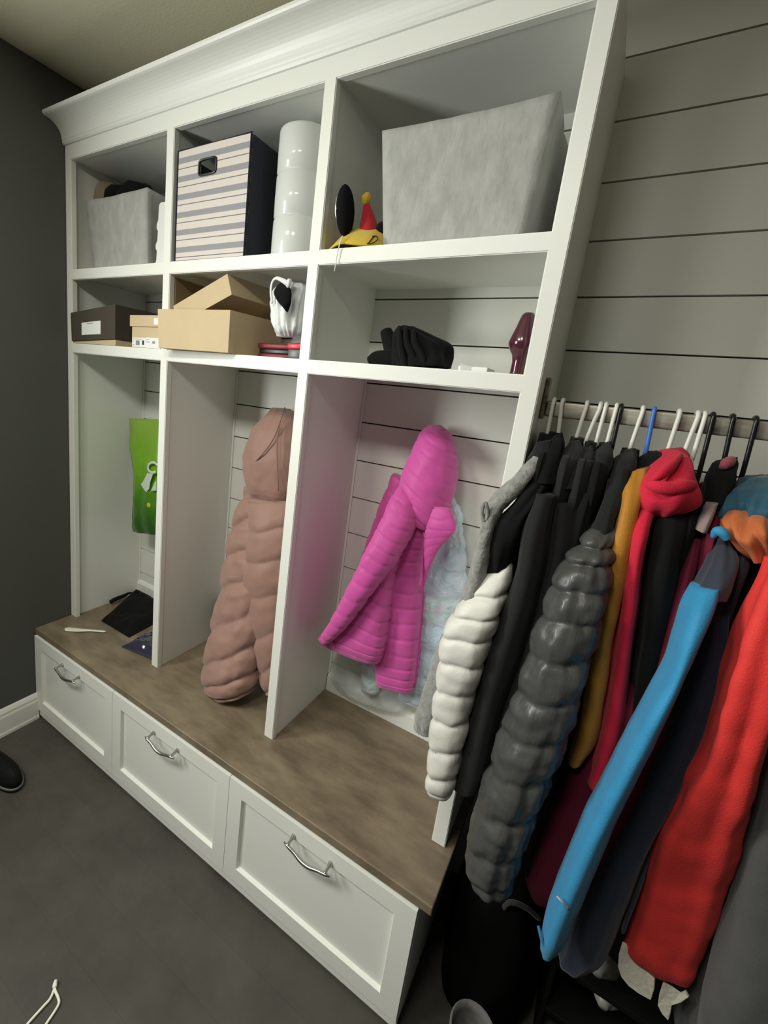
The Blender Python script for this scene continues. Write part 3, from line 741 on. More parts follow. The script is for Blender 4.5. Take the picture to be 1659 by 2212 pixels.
PINK = fabric('pink_nylon', (.62, .085, .36), .5, var=.05, sheen=.3, bump=.1, bscale=200)
t = thing('puffer_jacket', 'bright pink quilted hooded jacket hanging in the right bay', 'jacket', (1.5, .25, 1.1))
PKQ = dict(seam=8, wr=.003, wf=20)
bm = bmesh.new()
loft(bm, [(846, 1085, 930, 1110, .275, .05), (838, 1140, 932, 1160, .265, .06), (832, 1200, 915, 1218, .26, .062), (822, 1270, 913, 1290, .255, .06), (818, 1340, 908, 1360, .25, .055), (817, 1410, 902, 1430, .25, .05), (819, 1455, 895, 1474, .25, .045), (821, 1472, 891, 1488, .25, .036)],
     n=72, sub=20, quilts=15, amp=.0055, seed=2.2, sq=.6, **PKQ)
child('jacket_body', bm, PINK, t, True)
bm = bmesh.new()      # side and back panel flaring towards the viewer's left
loft(bm, [(862, 1100, 905, 1130, .25, .05), (836, 1150, 880, 1190, .235, .055), (805, 1215, 858, 1255, .215, .06), (776, 1275, 846, 1322, .20, .06), (742, 1325, 836, 1376, .19, .055), (712, 1362, 826, 1412, .185, .05), (697, 1382, 818, 1430, .185, .038)],
     n=72, sub=20, quilts=11, amp=.0055, seed=9.2, sq=.6, **PKQ)
child('side_panel', bm, PINK, t, True)
bm = bmesh.new()      # near sleeve, lying over the panel
loft(bm, [(868, 1046, 905, 1075, .22, .04), (848, 1080, 900, 1125, .19, .05), (824, 1130, 876, 1180, .165, .052), (798, 1180, 848, 1222, .145, .050), (769, 1236, 812, 1272, .13, .045), (735, 1304, 768, 1332, .12, .036), (706, 1356, 730, 1374, .115, .026), (692, 1378, 708, 1390, .115, .016)],
     n=56, sub=16, quilts=14, amp=.005, slant=.22, seed=5.5, sq=.75, **PKQ)
child('sleeve', bm, PINK, t, True)
bm = bmesh.new()
loft(bm, [(850, 1022, 890, 1045, .285, .03), (827, 1080, 872, 1105, .295, .035), (801, 1150, 850, 1175, .30, .034), (779, 1220, 825, 1245, .305, .030), (767, 1290, 805, 1308, .31, .022)], n=40, sub=12, quilts=8, amp=.005, **PKQ)
child('sleeve', bm, PINK, t, True)
bm = bmesh.new()
loft(bm, [(928, 918, 950, 918, .30, .02), (910, 936, 972, 940, .285, .05), (892, 975, 986, 982, .27, .07), (876, 1010, 987, 1030, .26, .078), (866, 1045, 974, 1085, .25, .075), (868, 1080, 962, 1120, .245, .068), (872, 1110, 950, 1150, .245, .055)],
     n=64, sub=16, quilts=9, amp=.0045, slant=-1.0, seed=3.3, **PKQ)
child('hood', bm, PINK, t, True)
bm = bmesh.new()
loft(bm, [(930, 1090, 972, 1100, .20, .012), (928, 1120, 983, 1143, .19, .012), (920, 1150, 966, 1164, .19, .012), (914, 1180, 946, 1188, .195, .011), (912, 1220, 928, 1226, .2, .009), (908, 1262, 915, 1265, .205, .006)], n=36, sub=12, quilts=7, amp=.003, slant=.5, **PKQ)
child('front_flap', bm, PINK, t, True)
bm = bmesh.new(); tube(bm, [at(916, 1150, .19), at(913, 1215, .185), at(912, 1300, .185), at(905, 1390, .19), at(894, 1484, .2)], .003, n=8); child('zip_edge', bm, mat('dark_pink_zip', (.40, .04, .20), .6), t, True)

def irid():
    m = bpy.data.materials.new('iridescent_pale_blue'); m.use_nodes = True; nt = m.node_tree; b = nt.nodes['Principled BSDF']
    b.inputs['Roughness'].default_value = .32; b.inputs['Coat Weight'].default_value = .4
    tc = nt.nodes.new('ShaderNodeTexCoord'); n = nt.nodes.new('ShaderNodeTexNoise'); n.inputs['Scale'].default_value = 8; n.inputs['Detail'].default_value = 2
    r = nt.nodes.new('ShaderNodeValToRGB'); e = r.color_ramp.elements
    e[0].position = .3; e[0].color = (.50, .60, .72, 1); e[1].position = .7; e[1].color = (.62, .56, .70, 1)
    for p, c in ((.42, (.52, .66, .76)), (.52, (.60, .66, .76)), (.6, (.50, .68, .66))):
        q = e.new(p); q.color = (*c, 1)
    nt.links.new(tc.outputs['Object'], n.inputs['Vector']); nt.links.new(n.outputs['Fac'], r.inputs[0]); nt.links.new(r.outputs[0], b.inputs['Base Color'])
    n2 = nt.nodes.new('ShaderNodeTexNoise'); n2.inputs['Scale'].default_value = 26; n2.inputs['Detail'].default_value = 4; n2.inputs['Distortion'].default_value = .8
    bp = nt.nodes.new('ShaderNodeBump'); bp.inputs['Strength'].default_value = .8; bp.inputs['Distance'].default_value = .012
    nt.links.new(tc.outputs['Object'], n2.inputs['Vector']); nt.links.new(n2.outputs['Fac'], bp.inputs['Height']); nt.links.new(bp.outputs[0], b.inputs['Normal'])
    return m
IRID = irid()
t = thing('puffer_jacket', 'shiny pale blue iridescent jacket hanging behind the pink jacket', 'jacket', (1.62, .3, 1.0))
bm = bmesh.new()
loft(bm, [(930, 1080, 990, 1090, .315, .02), (920, 1130, 996, 1140, .31, .03), (905, 1180, 1002, 1195, .305, .036), (895, 1260, 1004, 1275, .30, .04), (885, 1350, 1000, 1365, .30, .04), (870, 1440, 985, 1455, .30, .036), (865, 1500, 960, 1512, .305, .028), (880, 1520, 950, 1530, .31, .016)],
     n=64, sub=16, quilts=11, amp=.006, seam=2.5, wr=.005, wf=22, fold=.006, ff=3, seed=6)
child('jacket_body', bm, IRID, t, True)
bm = bmesh.new()
loft(bm, [(960, 1065, 978, 1070, .30, .015), (965, 1095, 996, 1100, .295, .018), (968, 1112, 1002, 1116, .295, .018), (962, 1130, 994, 1140, .295, .016), (950, 1150, 978, 1158, .3, .01)], n=36, sub=8, wr=.005, wf=30)
child('collar', bm, IRID, t, True)
bm = bmesh.new()
loft(bm, [(786, 1420, 820, 1430, .30, .02), (783, 1450, 822, 1462, .30, .022), (781, 1478, 818, 1488, .30, .02), (782, 1493, 812, 1500, .305, .012)], n=36, sub=8, wr=.005, wf=30, quilts=3, amp=.004)
child('cuff', bm, IRID, t, True)
t = thing('clear_bag', 'crumpled clear plastic bag against the boards under the pink jacket', 'bag', (1.43, .34, .55))
FILM = mat('clear_film', (.72, .78, .80), .22, bump=.9, bscale=16, alpha=.34, coat=.6)
bm = bmesh.new()
loft(bm, [(735, 1395, 880, 1430, .335, .012), (722, 1430, 885, 1470, .332, .02), (718, 1465, 882, 1512, .33, .024), (730, 1490, 870, 1535, .33, .022), (760, 1512, 850, 1540, .335, .012)], n=60, sub=12, wr=.006, wf=26, fold=.006, ff=4)
child('film', bm, FILM, t, True)

# ------------------------------------------------------------------ hangers on the rail
HW = mat('white_hanger_plastic', (.78, .78, .72), .35); HB = mat('blue_hanger_plastic', (.07, .20, .62), .35); HK = mat('black_hanger_plastic', (.012, .012, .012), .3)
def hanger(u1, v1, u2, v2, m, label, r=.0042):
    top = at(u1, v1, .088); bot = at(u2, v2, .088)
    t = thing('coat_hanger', label, 'hanger', (top.x, .1, 1.664), 'hangers on the clothes rail')
    bm = bmesh.new(); x = top.x
    mid = (top*.55+bot*.45); mid.y = .0865
    tube(bm, [bot+Vector((0, .004, -.012)), bot, mid, Vector((x, .0865, 1.655)), Vector((x, .0905, 1.6665)), Vector((x, .1005, 1.6695)), Vector((x, .1105, 1.6665)), Vector((x, .1140, 1.655)), Vector((x, .1142, 1.642))], r, n=10, sub=6)
    child('hook', bm, m, t, True)
    bm = bmesh.new(); b = bot+Vector((0, .008, -.012))
    tube(bm, [b, b+Vector((-.003, -.06, -.022)), b+Vector((-.006, -.11, -.046))], r, n=8, sub=4)
    tube(bm, [b, b+Vector((.002, .09, -.030)), b+Vector((.004, .165, -.062))], r, n=8, sub=4)
    tube(bm, [b+Vector((-.006, -.11, -.046)), b+Vector((.004, .165, -.062))], r, n=8, sub=2, smoothpath=False)
    child('shoulder_bar', bm, m, t, True)
    return t
HG = [
 (1196, 868, 1181, 942, HW, 'white plastic hanger at the cubby end of the rail'),
 (1215, 868, 1206, 936, HW, 'second white hanger from the cubby end of the rail'),
 (1268, 872, 1244, 950, HW, 'third white hanger from the cubby end, alone in a gap'),
 (1297, 876, 1265, 955, HW, 'fourth white hanger from the cubby end, widest curve'),
 (1309, 878, 1285, 967, HW, 'fifth white hanger from the cubby end, ivory'),
 (1332, 880, 1312, 955, HW, 'sixth white hanger from the cubby end, touching a black clip hanger'),
 (1341, 884, 1324, 958, HK, 'black clip hanger between white hangers'),
 (1389, 886, 1360, 972, HW, 'white hanger just left of the blue hanger'),
 (1413, 889, 1394, 981, HB, 'blue plastic hanger among the white ones'),
 (1468, 895, 1443, 972, HW, 'white hanger rising behind the red hood'),
 (1508, 899, 1478, 978, HW, 'white hanger just right of the red hood, leaning'),
 (1523, 900, 1498, 982, HW, 'last white hanger before the black ones'),
 (1540, 905, 1508, 1030, HK, 'first black hanger right of the white hangers'),
 (1582, 912, 1563, 998, HK, 'middle black hanger of the three at the rail end'),
 (1633, 914, 1602, 1030, HK, 'rightmost black hanger on the rail'),
]
for h in HG: hanger(*h)

# ------------------------------------------------------------------ coats on the rail
def torso(x, zn, zs_, zh, dx=0.0, th=.024, y0=.10, half=.185, lean=0.0, thb=None):
    """garment body hung edge-on: neck, sloping shoulders, straight fall to the hem"""
    thb = thb or th
    rows = [(zn, .045, th*.7), (zn-.03, .075, th*.9), (zs_+.02, .15, th), (zs_-.03, half, th*1.05), (zs_-.12, half*.98, th*1.1), ((zs_+zh)/2, half*.96, thb), (zh+.05, half*.98, thb), (zh, half*.93, thb*.75)]
    return [(x+dx*(zn-z)/(zn-zh), y0+lean*(zn-z)/(zn-zh), z, a, 0, ry) for z, ry, a in rows]
def coat(name, label, cat, m, x, zn, zs_, zh, sleeve=None, skw=None, collar=None, ckw=None, bodykw=None, mb=None, mc=None, ms=None, **tk):
    t = thing(name, label, cat, (x, .1, zn), 'coats on the clothes rail')
    bm = bmesh.new(); loft_rows(bm, torso(x, zn, zs_, zh, **tk), n=48, sub=10, **(bodykw or dict(wr=.004, wf=11, fold=.008, ff=2)))
    child('coat_body', bm, mb or m, t, True)
    if sleeve:
        bm = bmesh.new(); loft(bm, sleeve, **{**dict(n=48, sub=14, wr=.004, wf=12, fold=.006, ff=1.6, seed=x*7), **(skw or {})})
        child('sleeve', bm, ms or m, t, True)
    if collar:
        bm = bmesh.new(); loft(bm, collar, **{**dict(n=40, sub=10, wr=.004, wf=20, fold=.006, ff=2, seed=x*3), **(ckw or {})})
        child('collar', bm, mc or m, t, True)
    return t
GREYF = mat('grey_sherpa', (.30, .30, .285), .95, bump=1.0, bscale=130, var=.35, vscale=60, sheen=.5, spec=.1)
SOFTB = fabric('black_softshell', (.013, .013, .013), .75, sheen=.08, spec=.2)
CHAR = fabric('charcoal_fleece', (.016, .016, .016), .9, sheen=.08, spec=.12)

# 1 grey fleece
t = coat('fleece_jacket', 'grey fleece jacket nearest the white cubbies, arm hanging over them', 'jacket', CHAR, 1.842, 1.59, 1.52, .86,
     sleeve=[(1052, 1083, 1105, 1078, -.10, .035), (1042, 1110, 1082, 1122, -.115, .045), (1030, 1165, 1068, 1180, -.12, .048), (1012, 1235, 1055, 1250, -.125, .048), (986, 1309, 1036, 1325, -.13, .048), (958, 1370, 1008, 1390, -.13, .048), (938, 1425, 985, 1445, -.13, .046), (917, 1490, 968, 1508, -.13, .046), (902, 1540, 952, 1556, -.13, .044), (898, 1566, 944, 1578, -.13, .036)],
     skw=dict(wr=.003, wf=40, fold=.008, ff=1.4), ms=GREYF,
     collar=[(1160, 955, 1192, 950, .02, .03), (1148, 985, 1196, 975, .0, .035), (1138, 1010, 1190, 1005, -.03, .03), (1130, 1030, 1175, 1030, -.06, .02)], th=.016)
bm = bmesh.new(); loft(bm, [(1150, 985, 1172, 990, -.04, .012), (1112, 1025, 1150, 1030, -.075, .02), (1072, 1062, 1120, 1072, -.10, .028), (1048, 1088, 1090, 1100, -.11, .026)], n=36, sub=10, wr=.003, wf=40)
child('shoulder', bm, GREYF, t, True)
bm = bmesh.new(); tube(bm, [at(1046, 1086, -.155), at(1041, 1102, -.158), at(1043, 1121, -.158), at(1050, 1124, -.156), at(1053, 1106, -.155), at(1050, 1089, -.155), at(1046, 1086, -.155)], .004, n=8, sub=5)
child('armhole_trim', bm, GREYF, t, True)
# 2 white quilted
WQ = mat('ivory_nylon', (.66, .65, .60), .48, bump=.12, bscale=180, sheen=.2)
t = coat('quilted_vest', 'ivory quilted jacket with black shoulders beside the grey fleece', 'jacket', BLACK, 1.861, 1.595, 1.53, .92, th=.016,
     sleeve=[(1048, 1236, 1104, 1214, -.115, .03), (1024, 1272, 1092, 1282, -.13, .045), (988, 1318, 1076, 1330, -.14, .055), (967, 1365, 1058, 1381, -.145, .055), (959, 1420, 1040, 1440, -.145, .055), (951, 1485, 1020, 1505, -.145, .052), (942, 1550, 1008, 1568, -.145, .050), (937, 1615, 994, 1632, -.145, .048), (932, 1670, 980, 1688, -.145, .042), (936, 1698, 970, 1712, -.145, .028)],
     skw=dict(quilts=9.5, amp=.008, seam=4, wr=.003, wf=30, fold=0, seed=2.7, n=64, sub=18, slant=.06, sq=.65), ms=WQ,
     collar=[(1198, 940, 1216, 936, .05, .02), (1176, 965, 1220, 962, .02, .035), (1160, 1000, 1214, 1000, -.02, .04), (1150, 1040, 1200, 1045, -.06, .03)])
bm = bmesh.new(); loft(bm, [(1150, 1040, 1185, 1050, -.07, .02), (1110, 1085, 1160, 1095, -.10, .03), (1070, 1128, 1140, 1138, -.115, .04), (1056, 1180, 1120, 1190, -.12, .042), (1050, 1230, 1106, 1222, -.12, .036)], n=40, sub=10, wr=.004, wf=20, fold=.005)
child('yoke', bm, BLACK, t, True)
bm = bmesh.new(); tube(bm, [at(936, 1570, -.185), at(938, 1610, -.188), at(944, 1632, -.19)], .0035, n=8); child('zip_cord', bm, BLACKG, t, True)
# 3 softshell
coat('softshell_jacket', 'plain black softshell jacket with a smooth long sleeve beside the ivory one', 'jacket', SOFTB, 1.906, 1.59, 1.53, .78, th=.018,
     sleeve=[(1150, 1060, 1205, 1070, -.08, .035), (1125, 1130, 1190, 1145, -.11, .05), (1112, 1220, 1175, 1240, -.12, .055), (1083, 1310, 1155, 1330, -.125, .055), (1054, 1393, 1128, 1415, -.125, .055), (1034, 1465, 1098, 1490, -.125, .052), (1010, 1560, 1074, 1585, -.125, .05), (985, 1645, 1056, 1668, -.125, .046), (975, 1686, 1044, 1704, -.125, .036)],
     skw=dict(fold=.010, ff=1.2, wr=.003),
     collar=[(1232, 953, 1252, 950, .05, .02), (1208, 980, 1262, 976, .02, .035), (1200, 1010, 1262, 1010, -.01, .04), (1190, 1050, 1250, 1055, -.05, .03)])
# 4, 5 black jackets
coat('black_jacket', 'black jacket with a small fleece collar squeezed between black coats', 'jacket', CHAR, 1.935, 1.585, 1.53, .80, th=.016,
     sleeve=[(1195, 1080, 1248, 1090, -.06, .03), (1180, 1190, 1236, 1205, -.09, .045), (1150, 1310, 1206, 1330, -.10, .048), (1112, 1440, 1168, 1460, -.10, .048), (1072, 1570, 1130, 1590, -.10, .045), (1050, 1680, 1104, 1700, -.10, .036)],
     collar=[(1258, 968, 1278, 962, .05, .02), (1246, 985, 1284, 982, .02, .03), (1236, 1010, 1280, 1010, -.01, .03), (1222, 1045, 1268, 1050, -.04, .025)])
coat('black_jacket', 'black jacket with raised folded collar left of the shiny grey puffer', 'jacket', BLACK, 1.962, 1.585, 1.53, .82, th=.016,
     sleeve=[(1252, 1060, 1296, 1066, -.05, .03), (1230, 1130, 1276, 1140, -.07, .04), (1205, 1240, 1250, 1255, -.08, .042), (1170, 1370, 1216, 1390, -.08, .04), (1130, 1500, 1176, 1520, -.08, .038), (1096, 1620, 1140, 1640, -.08, .03)],
     collar=[(1302, 958, 1322, 952, .05, .02), (1286, 978, 1326, 974, .02, .035), (1284, 1005, 1322, 1005, -.01, .035), (1266, 1040, 1310, 1046, -.04, .025)], mc=CHAR)
# 6 charcoal puffer
PUFF = mat('charcoal_nylon', (.062, .062, .060), .40, bump=.7, bscale=26, coat=.1, stretch=(1.6, 1.6, .55))
coat('puffer_jacket', 'shiny charcoal puffer jacket with a fat ribbed sleeve in the middle of the rail', 'jacket', PUFF, 2.010, 1.58, 1.525, .60, th=.020, mb=BLACK,
     sleeve=[(1290, 1128, 1326, 1134, -.075, .028), (1258, 1168, 1320, 1178, -.095, .045), (1228, 1200, 1314, 1215, -.11, .055), (1202, 1250, 1305, 1272, -.125, .062), (1180, 1310, 1292, 1335, -.135, .066), (1152, 1390, 1272, 1415, -.14, .068), (1124, 1475, 1250, 1500, -.145, .068), (1094, 1555, 1224, 1585, -.145, .068), (1066, 1635, 1190, 1668, -.145, .066), (1040, 1715, 1156, 1750, -.145, .064), (1021, 1795, 1126, 1830, -.145, .060), (1018, 1862, 1104, 1896, -.145, .052), (1036, 1905, 1086, 1925, -.145, .034)],
     skw=dict(quilts=12, amp=.0095, seam=2.6, wr=.005, wf=34, fold=.007, ff=2.4, seed=6.6, n=80, sub=18, slant=.10, sq=.8), ms=PUFF,
     collar=[(1348, 972, 1374, 968, .05, .02), (1326, 992, 1378, 986, .02, .035), (1318, 1018, 1372, 1018, -.01, .035), (1310, 1055, 1352, 1062, -.05, .03), (1288, 1110, 1334, 1120, -.08, .035), (1256, 1170, 1320, 1180, -.09, .04)], mc=CHAR)
# 7 mustard
MUST = fabric('mustard_cloth', (.46, .20, .022), .6, sheen=.1)
coat('rain_jacket', 'mustard yellow jacket showing as a narrow strip right of the charcoal puffer', 'jacket', MUST, 2.035, 1.55, 1.515, .95, th=.014, half=.175,
     sleeve=[(1350, 1020, 1400, 1008, -.02, .02), (1338, 1056, 1394, 1060, -.06, .03), (1330, 1110, 1376, 1130, -.08, .035), (1308, 1200, 1360, 1220, -.085, .04), (1290, 1300, 1340, 1320, -.085, .04), (1272, 1400, 1322, 1425, -.085, .04), (1256, 1510, 1306, 1530, -.085, .038), (1240, 1590, 1288, 1600, -.085, .034), (1228, 1645, 1262, 1640, -.085, .022)])
# 8 black on the blue hanger
coat('black_shirt', 'black shirt on the blue hanger, mostly hidden by the red hood', 'shirt', BLACK, 2.052, 1.58, 1.53, .56, th=.022,
     collar=[(1384, 985, 1420, 972, .05, .02), (1376, 1000, 1440, 985, .03, .03), (1372, 1015, 1440, 1010, .0, .03)])
# 9 red hoodie
REDF = fabric('red_fleece', (.62, .018, .050), .9, sheen=.06)
t = coat('fleece_hoodie', 'red fleece hoodie with its hood bunched on top of the rail', 'hoodie', REDF, 2.085, 1.56, 1.51, .58, th=.018, mb=BLACK,
     sleeve=[(1380, 1085, 1420, 1095, -.06, .03), (1366, 1140, 1402, 1150, -.085, .036), (1354, 1200, 1392, 1212, -.09, .038), (1343, 1286, 1380, 1298, -.09, .038), (1328, 1390, 1366, 1404, -.09, .036), (1308, 1500, 1354, 1515, -.09, .036), (1290, 1590, 1340, 1606, -.09, .034), (1262, 1680, 1320, 1700, -.09, .028)])
bm = bmesh.new()
loft(bm, [(1432, 972, 1470, 968, .05, .03), (1408, 992, 1498, 986, .02, .06), (1384, 1020, 1506, 1012, -.01, .075), (1370, 1045, 1510, 1038, -.03, .08), (1362, 1070, 1512, 1060, -.04, .08), (1360, 1092, 1504, 1086, -.04, .07), (1376, 1110, 1470, 1106, -.04, .045)], n=72, sub=14, fold=.016, ff=2.0, wr=.004, wf=10, seed=3.1)
hd = child('hood', bm, REDF, t, True)
bm = bmesh.new()
tube(bm, [at(1398, 1046, -.115), at(1420, 1052, -.125), at(1450, 1055, -.122), at(1480, 1050, -.112), at(1500, 1046, -.095)], [.006, .011, .012, .011, .006], n=12, sub=6, r2=.8)
tube(bm, [at(1470, 985, -.04), at(1452, 1005, -.085), at(1430, 1024, -.108), at(1408, 1040, -.118)], [.005, .009, .010, .005], n=12, sub=6, r2=.8)
w = t.location
for v in bm.verts: v.co -= w
obj('hood_fold', bm, REDF, hd, True)
# 10 black coat beside the hood
coat('black_jacket', 'wide black jacket filling the shadow under the red hood', 'jacket', BLACK, 2.115, 1.55, 1.50, .70, th=.018,
     sleeve=[(1415, 1100, 1495, 1105, -.05, .03), (1400, 1180, 1480, 1195, -.075, .04), (1385, 1300, 1455, 1315, -.08, .04), (1368, 1420, 1432, 1440, -.08, .04), (1345, 1560, 1410, 1580, -.08, .035)])
# 11 maroon coat with pale yoke
MAR = fabric('maroon_cloth', (.125, .008, .026), .8, sheen=.02)
GP = fabric('greyish_pink_knit', (.30, .22, .21), .85)
t = coat('maroon_coat', 'long maroon coat with a pale grey patch and black collar left of the blue jacket', 'coat', MAR, 2.150, 1.53, 1.48, .62, th=.018,
     sleeve=[(1478, 1155, 1522, 1160, -.035, .03), (1440, 1270, 1500, 1290, -.06, .045), (1390, 1410, 1476, 1440, -.07, .05), (1290, 1560, 1440, 1600, -.06, .05), (1206, 1700, 1390, 1740, -.05, .055), (1150, 1810, 1330, 1850, -.05, .055), (1131, 1880, 1270, 1912, -.05, .05), (1140, 1918, 1220, 1940, -.05, .035)],
     collar=[(1540, 1000, 1590, 988, .06, .025), (1526, 1025, 1596, 1010, .03, .035), (1518, 1060, 1590, 1055, .0, .035), (1500, 1110, 1560, 1112, -.03, .03)], mc=BLACK)
bm = bmesh.new(); loft(bm, [(1524, 1086, 1552, 1086, -.05, .02), (1510, 1112, 1542, 1116, -.06, .025), (1498, 1140, 1528, 1150, -.065, .025)], n=32, sub=8); child('yoke_patch', bm, GP, t, True)
bm = bmesh.new(); tube(bm, [at(1561, 1010, .0), at(1572, 1000, .01), at(1581, 992, .02)], [.006, .010, .007], n=12, sub=5); child('lining', bm, fabric('dusty_pink_lining', (.30, .07, .09), .8), t, True)
# 12 blue jacket
BLU = fabric('bright_blue_softshell', (.035, .27, .52), .6, sheen=.12); NVY = fabric('slate_navy_softshell', (.030, .036, .055), .7)
t = coat('softshell_jacket', 'blue jacket with navy shoulder and a long bright blue sleeve', 'jacket', NVY, 2.195, 1.50, 1.455, .60, th=.020,
     sleeve=[(1490, 1264, 1562, 1262, -.11, .035), (1470, 1300, 1545, 1320, -.13, .05), (1450, 1365, 1515, 1385, -.145, .055), (1424, 1440, 1482, 1460, -.155, .056), (1368, 1545, 1428, 1570, -.165, .056), (1318, 1644, 1378, 1672, -.165, .054), (1265, 1751, 1326, 1778, -.165, .052), (1221, 1850, 1284, 1880, -.165, .050), (1188, 1940, 1246, 1966, -.165, .046), (1170, 2000, 1222, 2026, -.165, .04), (1168, 2040, 1204, 2056, -.165, .028)],
     ms=BLU, skw=dict(fold=.004, wr=.002, n=56))
bm = bmesh.new(); loft(bm, [(1548, 1152, 1574, 1160, -.06, .02), (1530, 1195, 1600, 1210, -.085, .035), (1508, 1240, 1590, 1258, -.095, .042), (1490, 1275, 1576, 1290, -.10, .042)], n=44, sub=12, wr=.003, fold=.004); child('shoulder', bm, NVY, t, True)
bm = bmesh.new(); loft(bm, [(1510, 1270, 1580, 1280, -.05, .04), (1488, 1400, 1572, 1420, -.06, .05), (1430, 1560, 1520, 1585, -.06, .055), (1372, 1690, 1466, 1715, -.06, .055), (1312, 1810, 1400, 1835, -.06, .055), (1262, 1930, 1356, 1955, -.06, .052), (1228, 2020, 1318, 2050, -.06, .046), (1206, 2068, 1276, 2086, -.06, .034)], n=48, sub=12, wr=.003, fold=.005); child('front_panel', bm, fabric('shaded_blue_cloth', (.012, .022, .045), .75), t, True)  # shaded side of the blue fabric, the shade put into its colour
bm = bmesh.new(); tube(bm, [at(1540, 1160, -.10), at(1550, 1148, -.105), at(1562, 1152, -.108), at(1572, 1166, -.108)], [.004, .008, .008, .005], n=12, sub=6); child('collar_piping', bm, BLU, t, True)
bm = bmesh.new(); tube(bm, [at(1203, 1936, -.218), at(1214, 1948, -.221), at(1227, 1962, -.216)], .0022, n=8); child('cuff_print', bm, mat('pale_logo_print', (.40, .42, .50), .5), t, True)
bm = bmesh.new(); tube(bm, [at(1163, 2000, -.18), at(1170, 2030, -.195), at(1180, 2052, -.198)], .003, n=8); child('cuff_hem', bm, fabric('mid_blue_hem', (.03, .16, .33), .7), t, True)
# 13 orange and teal
ORG = fabric('burnt_orange_cloth', (.50, .13, .035), .6); TEA = fabric('teal_cloth', (.018, .085, .14), .65)
t = coat('shell_jacket', 'orange and teal jacket bunched at the right end of the rail', 'jacket', BLACK, 2.235, 1.51, 1.46, .75, th=.020)
bm = bmesh.new(); loft(bm, [(1600, 1032, 1690, 1026, .04, .03), (1575, 1055, 1700, 1050, .01, .05), (1556, 1085, 1700, 1082, -.02, .055), (1548, 1112, 1700, 1108, -.03, .045)], n=72, sub=12, fold=.022, ff=3.2, wr=.009, wf=18); child('hood', bm, TEA, t, True)
bm = bmesh.new(); loft(bm, [(1575, 1098, 1690, 1098, -.04, .03), (1562, 1122, 1690, 1122, -.06, .045), (1568, 1150, 1692, 1152, -.07, .05), (1590, 1178, 1690, 1180, -.07, .04), (1612, 1205, 1690, 1206, -.065, .03)], n=72, sub=12, fold=.020, ff=3.2, wr=.010, wf=18, seed=9); child('yoke', bm, ORG, t, True)
# 14 coral red
COR = fabric('coral_red_softshell', (.78, .045, .040), .65, sheen=.03)
t = coat('softshell_jacket', 'bright red jacket with cream lining flaps at the right edge', 'jacket', COR, 2.275, 1.47, 1.43, .66, th=.022,
     sleeve=[(1650, 1200, 1730, 1215, -.10, .04), (1612, 1280, 1716, 1310, -.12, .055), (1574, 1370, 1690, 1405, -.13, .06), (1542, 1490, 1662, 1530, -.13, .060), (1508, 1600, 1632, 1640, -.115, .058), (1452, 1700, 1606, 1745, -.09, .058), (1408, 1780, 1586, 1830, -.065, .058), (1384, 1870, 1562, 1920, -.045, .058), (1362, 1965, 1532, 2015, -.03, .056), (1350, 2020, 1506, 2075, -.03, .050), (1362, 2052, 1488, 2105, -.03, .034)],
     skw=dict(fold=.012, ff=1.7, wr=.006, wf=13, n=72, sq=.7))
CRM = mat('cream_fleece_lining', (.74, .70, .60), .9, bump=.5, bscale=120)
def flap(pts, y, lean, name):
    bm = bmesh.new(); P = [at(u, v, y+dy) for (u, v, dy) in pts]
    rings_mesh(bm, [P, [p+Vector((.002, .004, 0)) for p in P]])
    child(name, bm, CRM, t)
flap([(1344, 2036, 0), (1352, 2042, 0), (1374, 2068, .004), (1396, 2094, .006), (1414, 2108, .004), (1412, 2138, .0), (1405, 2160, -.004), (1380, 2146, -.006), (1358, 2130, -.006), (1342, 2110, -.006), (1335, 2088, -.004), (1337, 2060, -.002)], -.06, 0, 'lining_flap')
flap([(1432, 2122, 0), (1448, 2132, .004), (1468, 2146, .006), (1480, 2140, .006), (1487, 2154, .004), (1470, 2166, .002), (1450, 2172, 0), (1447, 2190, -.002), (1443, 2204, -.004), (1430, 2190, -.004), (1421, 2172, -.004), (1424, 2148, -.002)], -.06, 0, 'lining_flap')
# 15 dark grey
DG = fabric('dark_grey_wool', (.085, .085, .082), .9, sheen=.15)
coat('wool_coat', 'dark grey coat at the lower right edge below the red jacket', 'coat', DG, 2.36, 1.46, 1.42, .38, th=.025,
     sleeve=[(1652, 1610, 1740, 1630, -.08, .04), (1612, 1720, 1740, 1760, -.08, .055), (1580, 1850, 1745, 1890, -.075, .06), (1548, 1980, 1745, 2020, -.07, .062), (1520, 2100, 1740, 2140, -.07, .062), (1496, 2220, 1735, 2260, -.07, .06), (1480, 2320, 1730, 2360, -.07, .05)],
     skw=dict(fold=.010, ff=1.8, wr=.005))

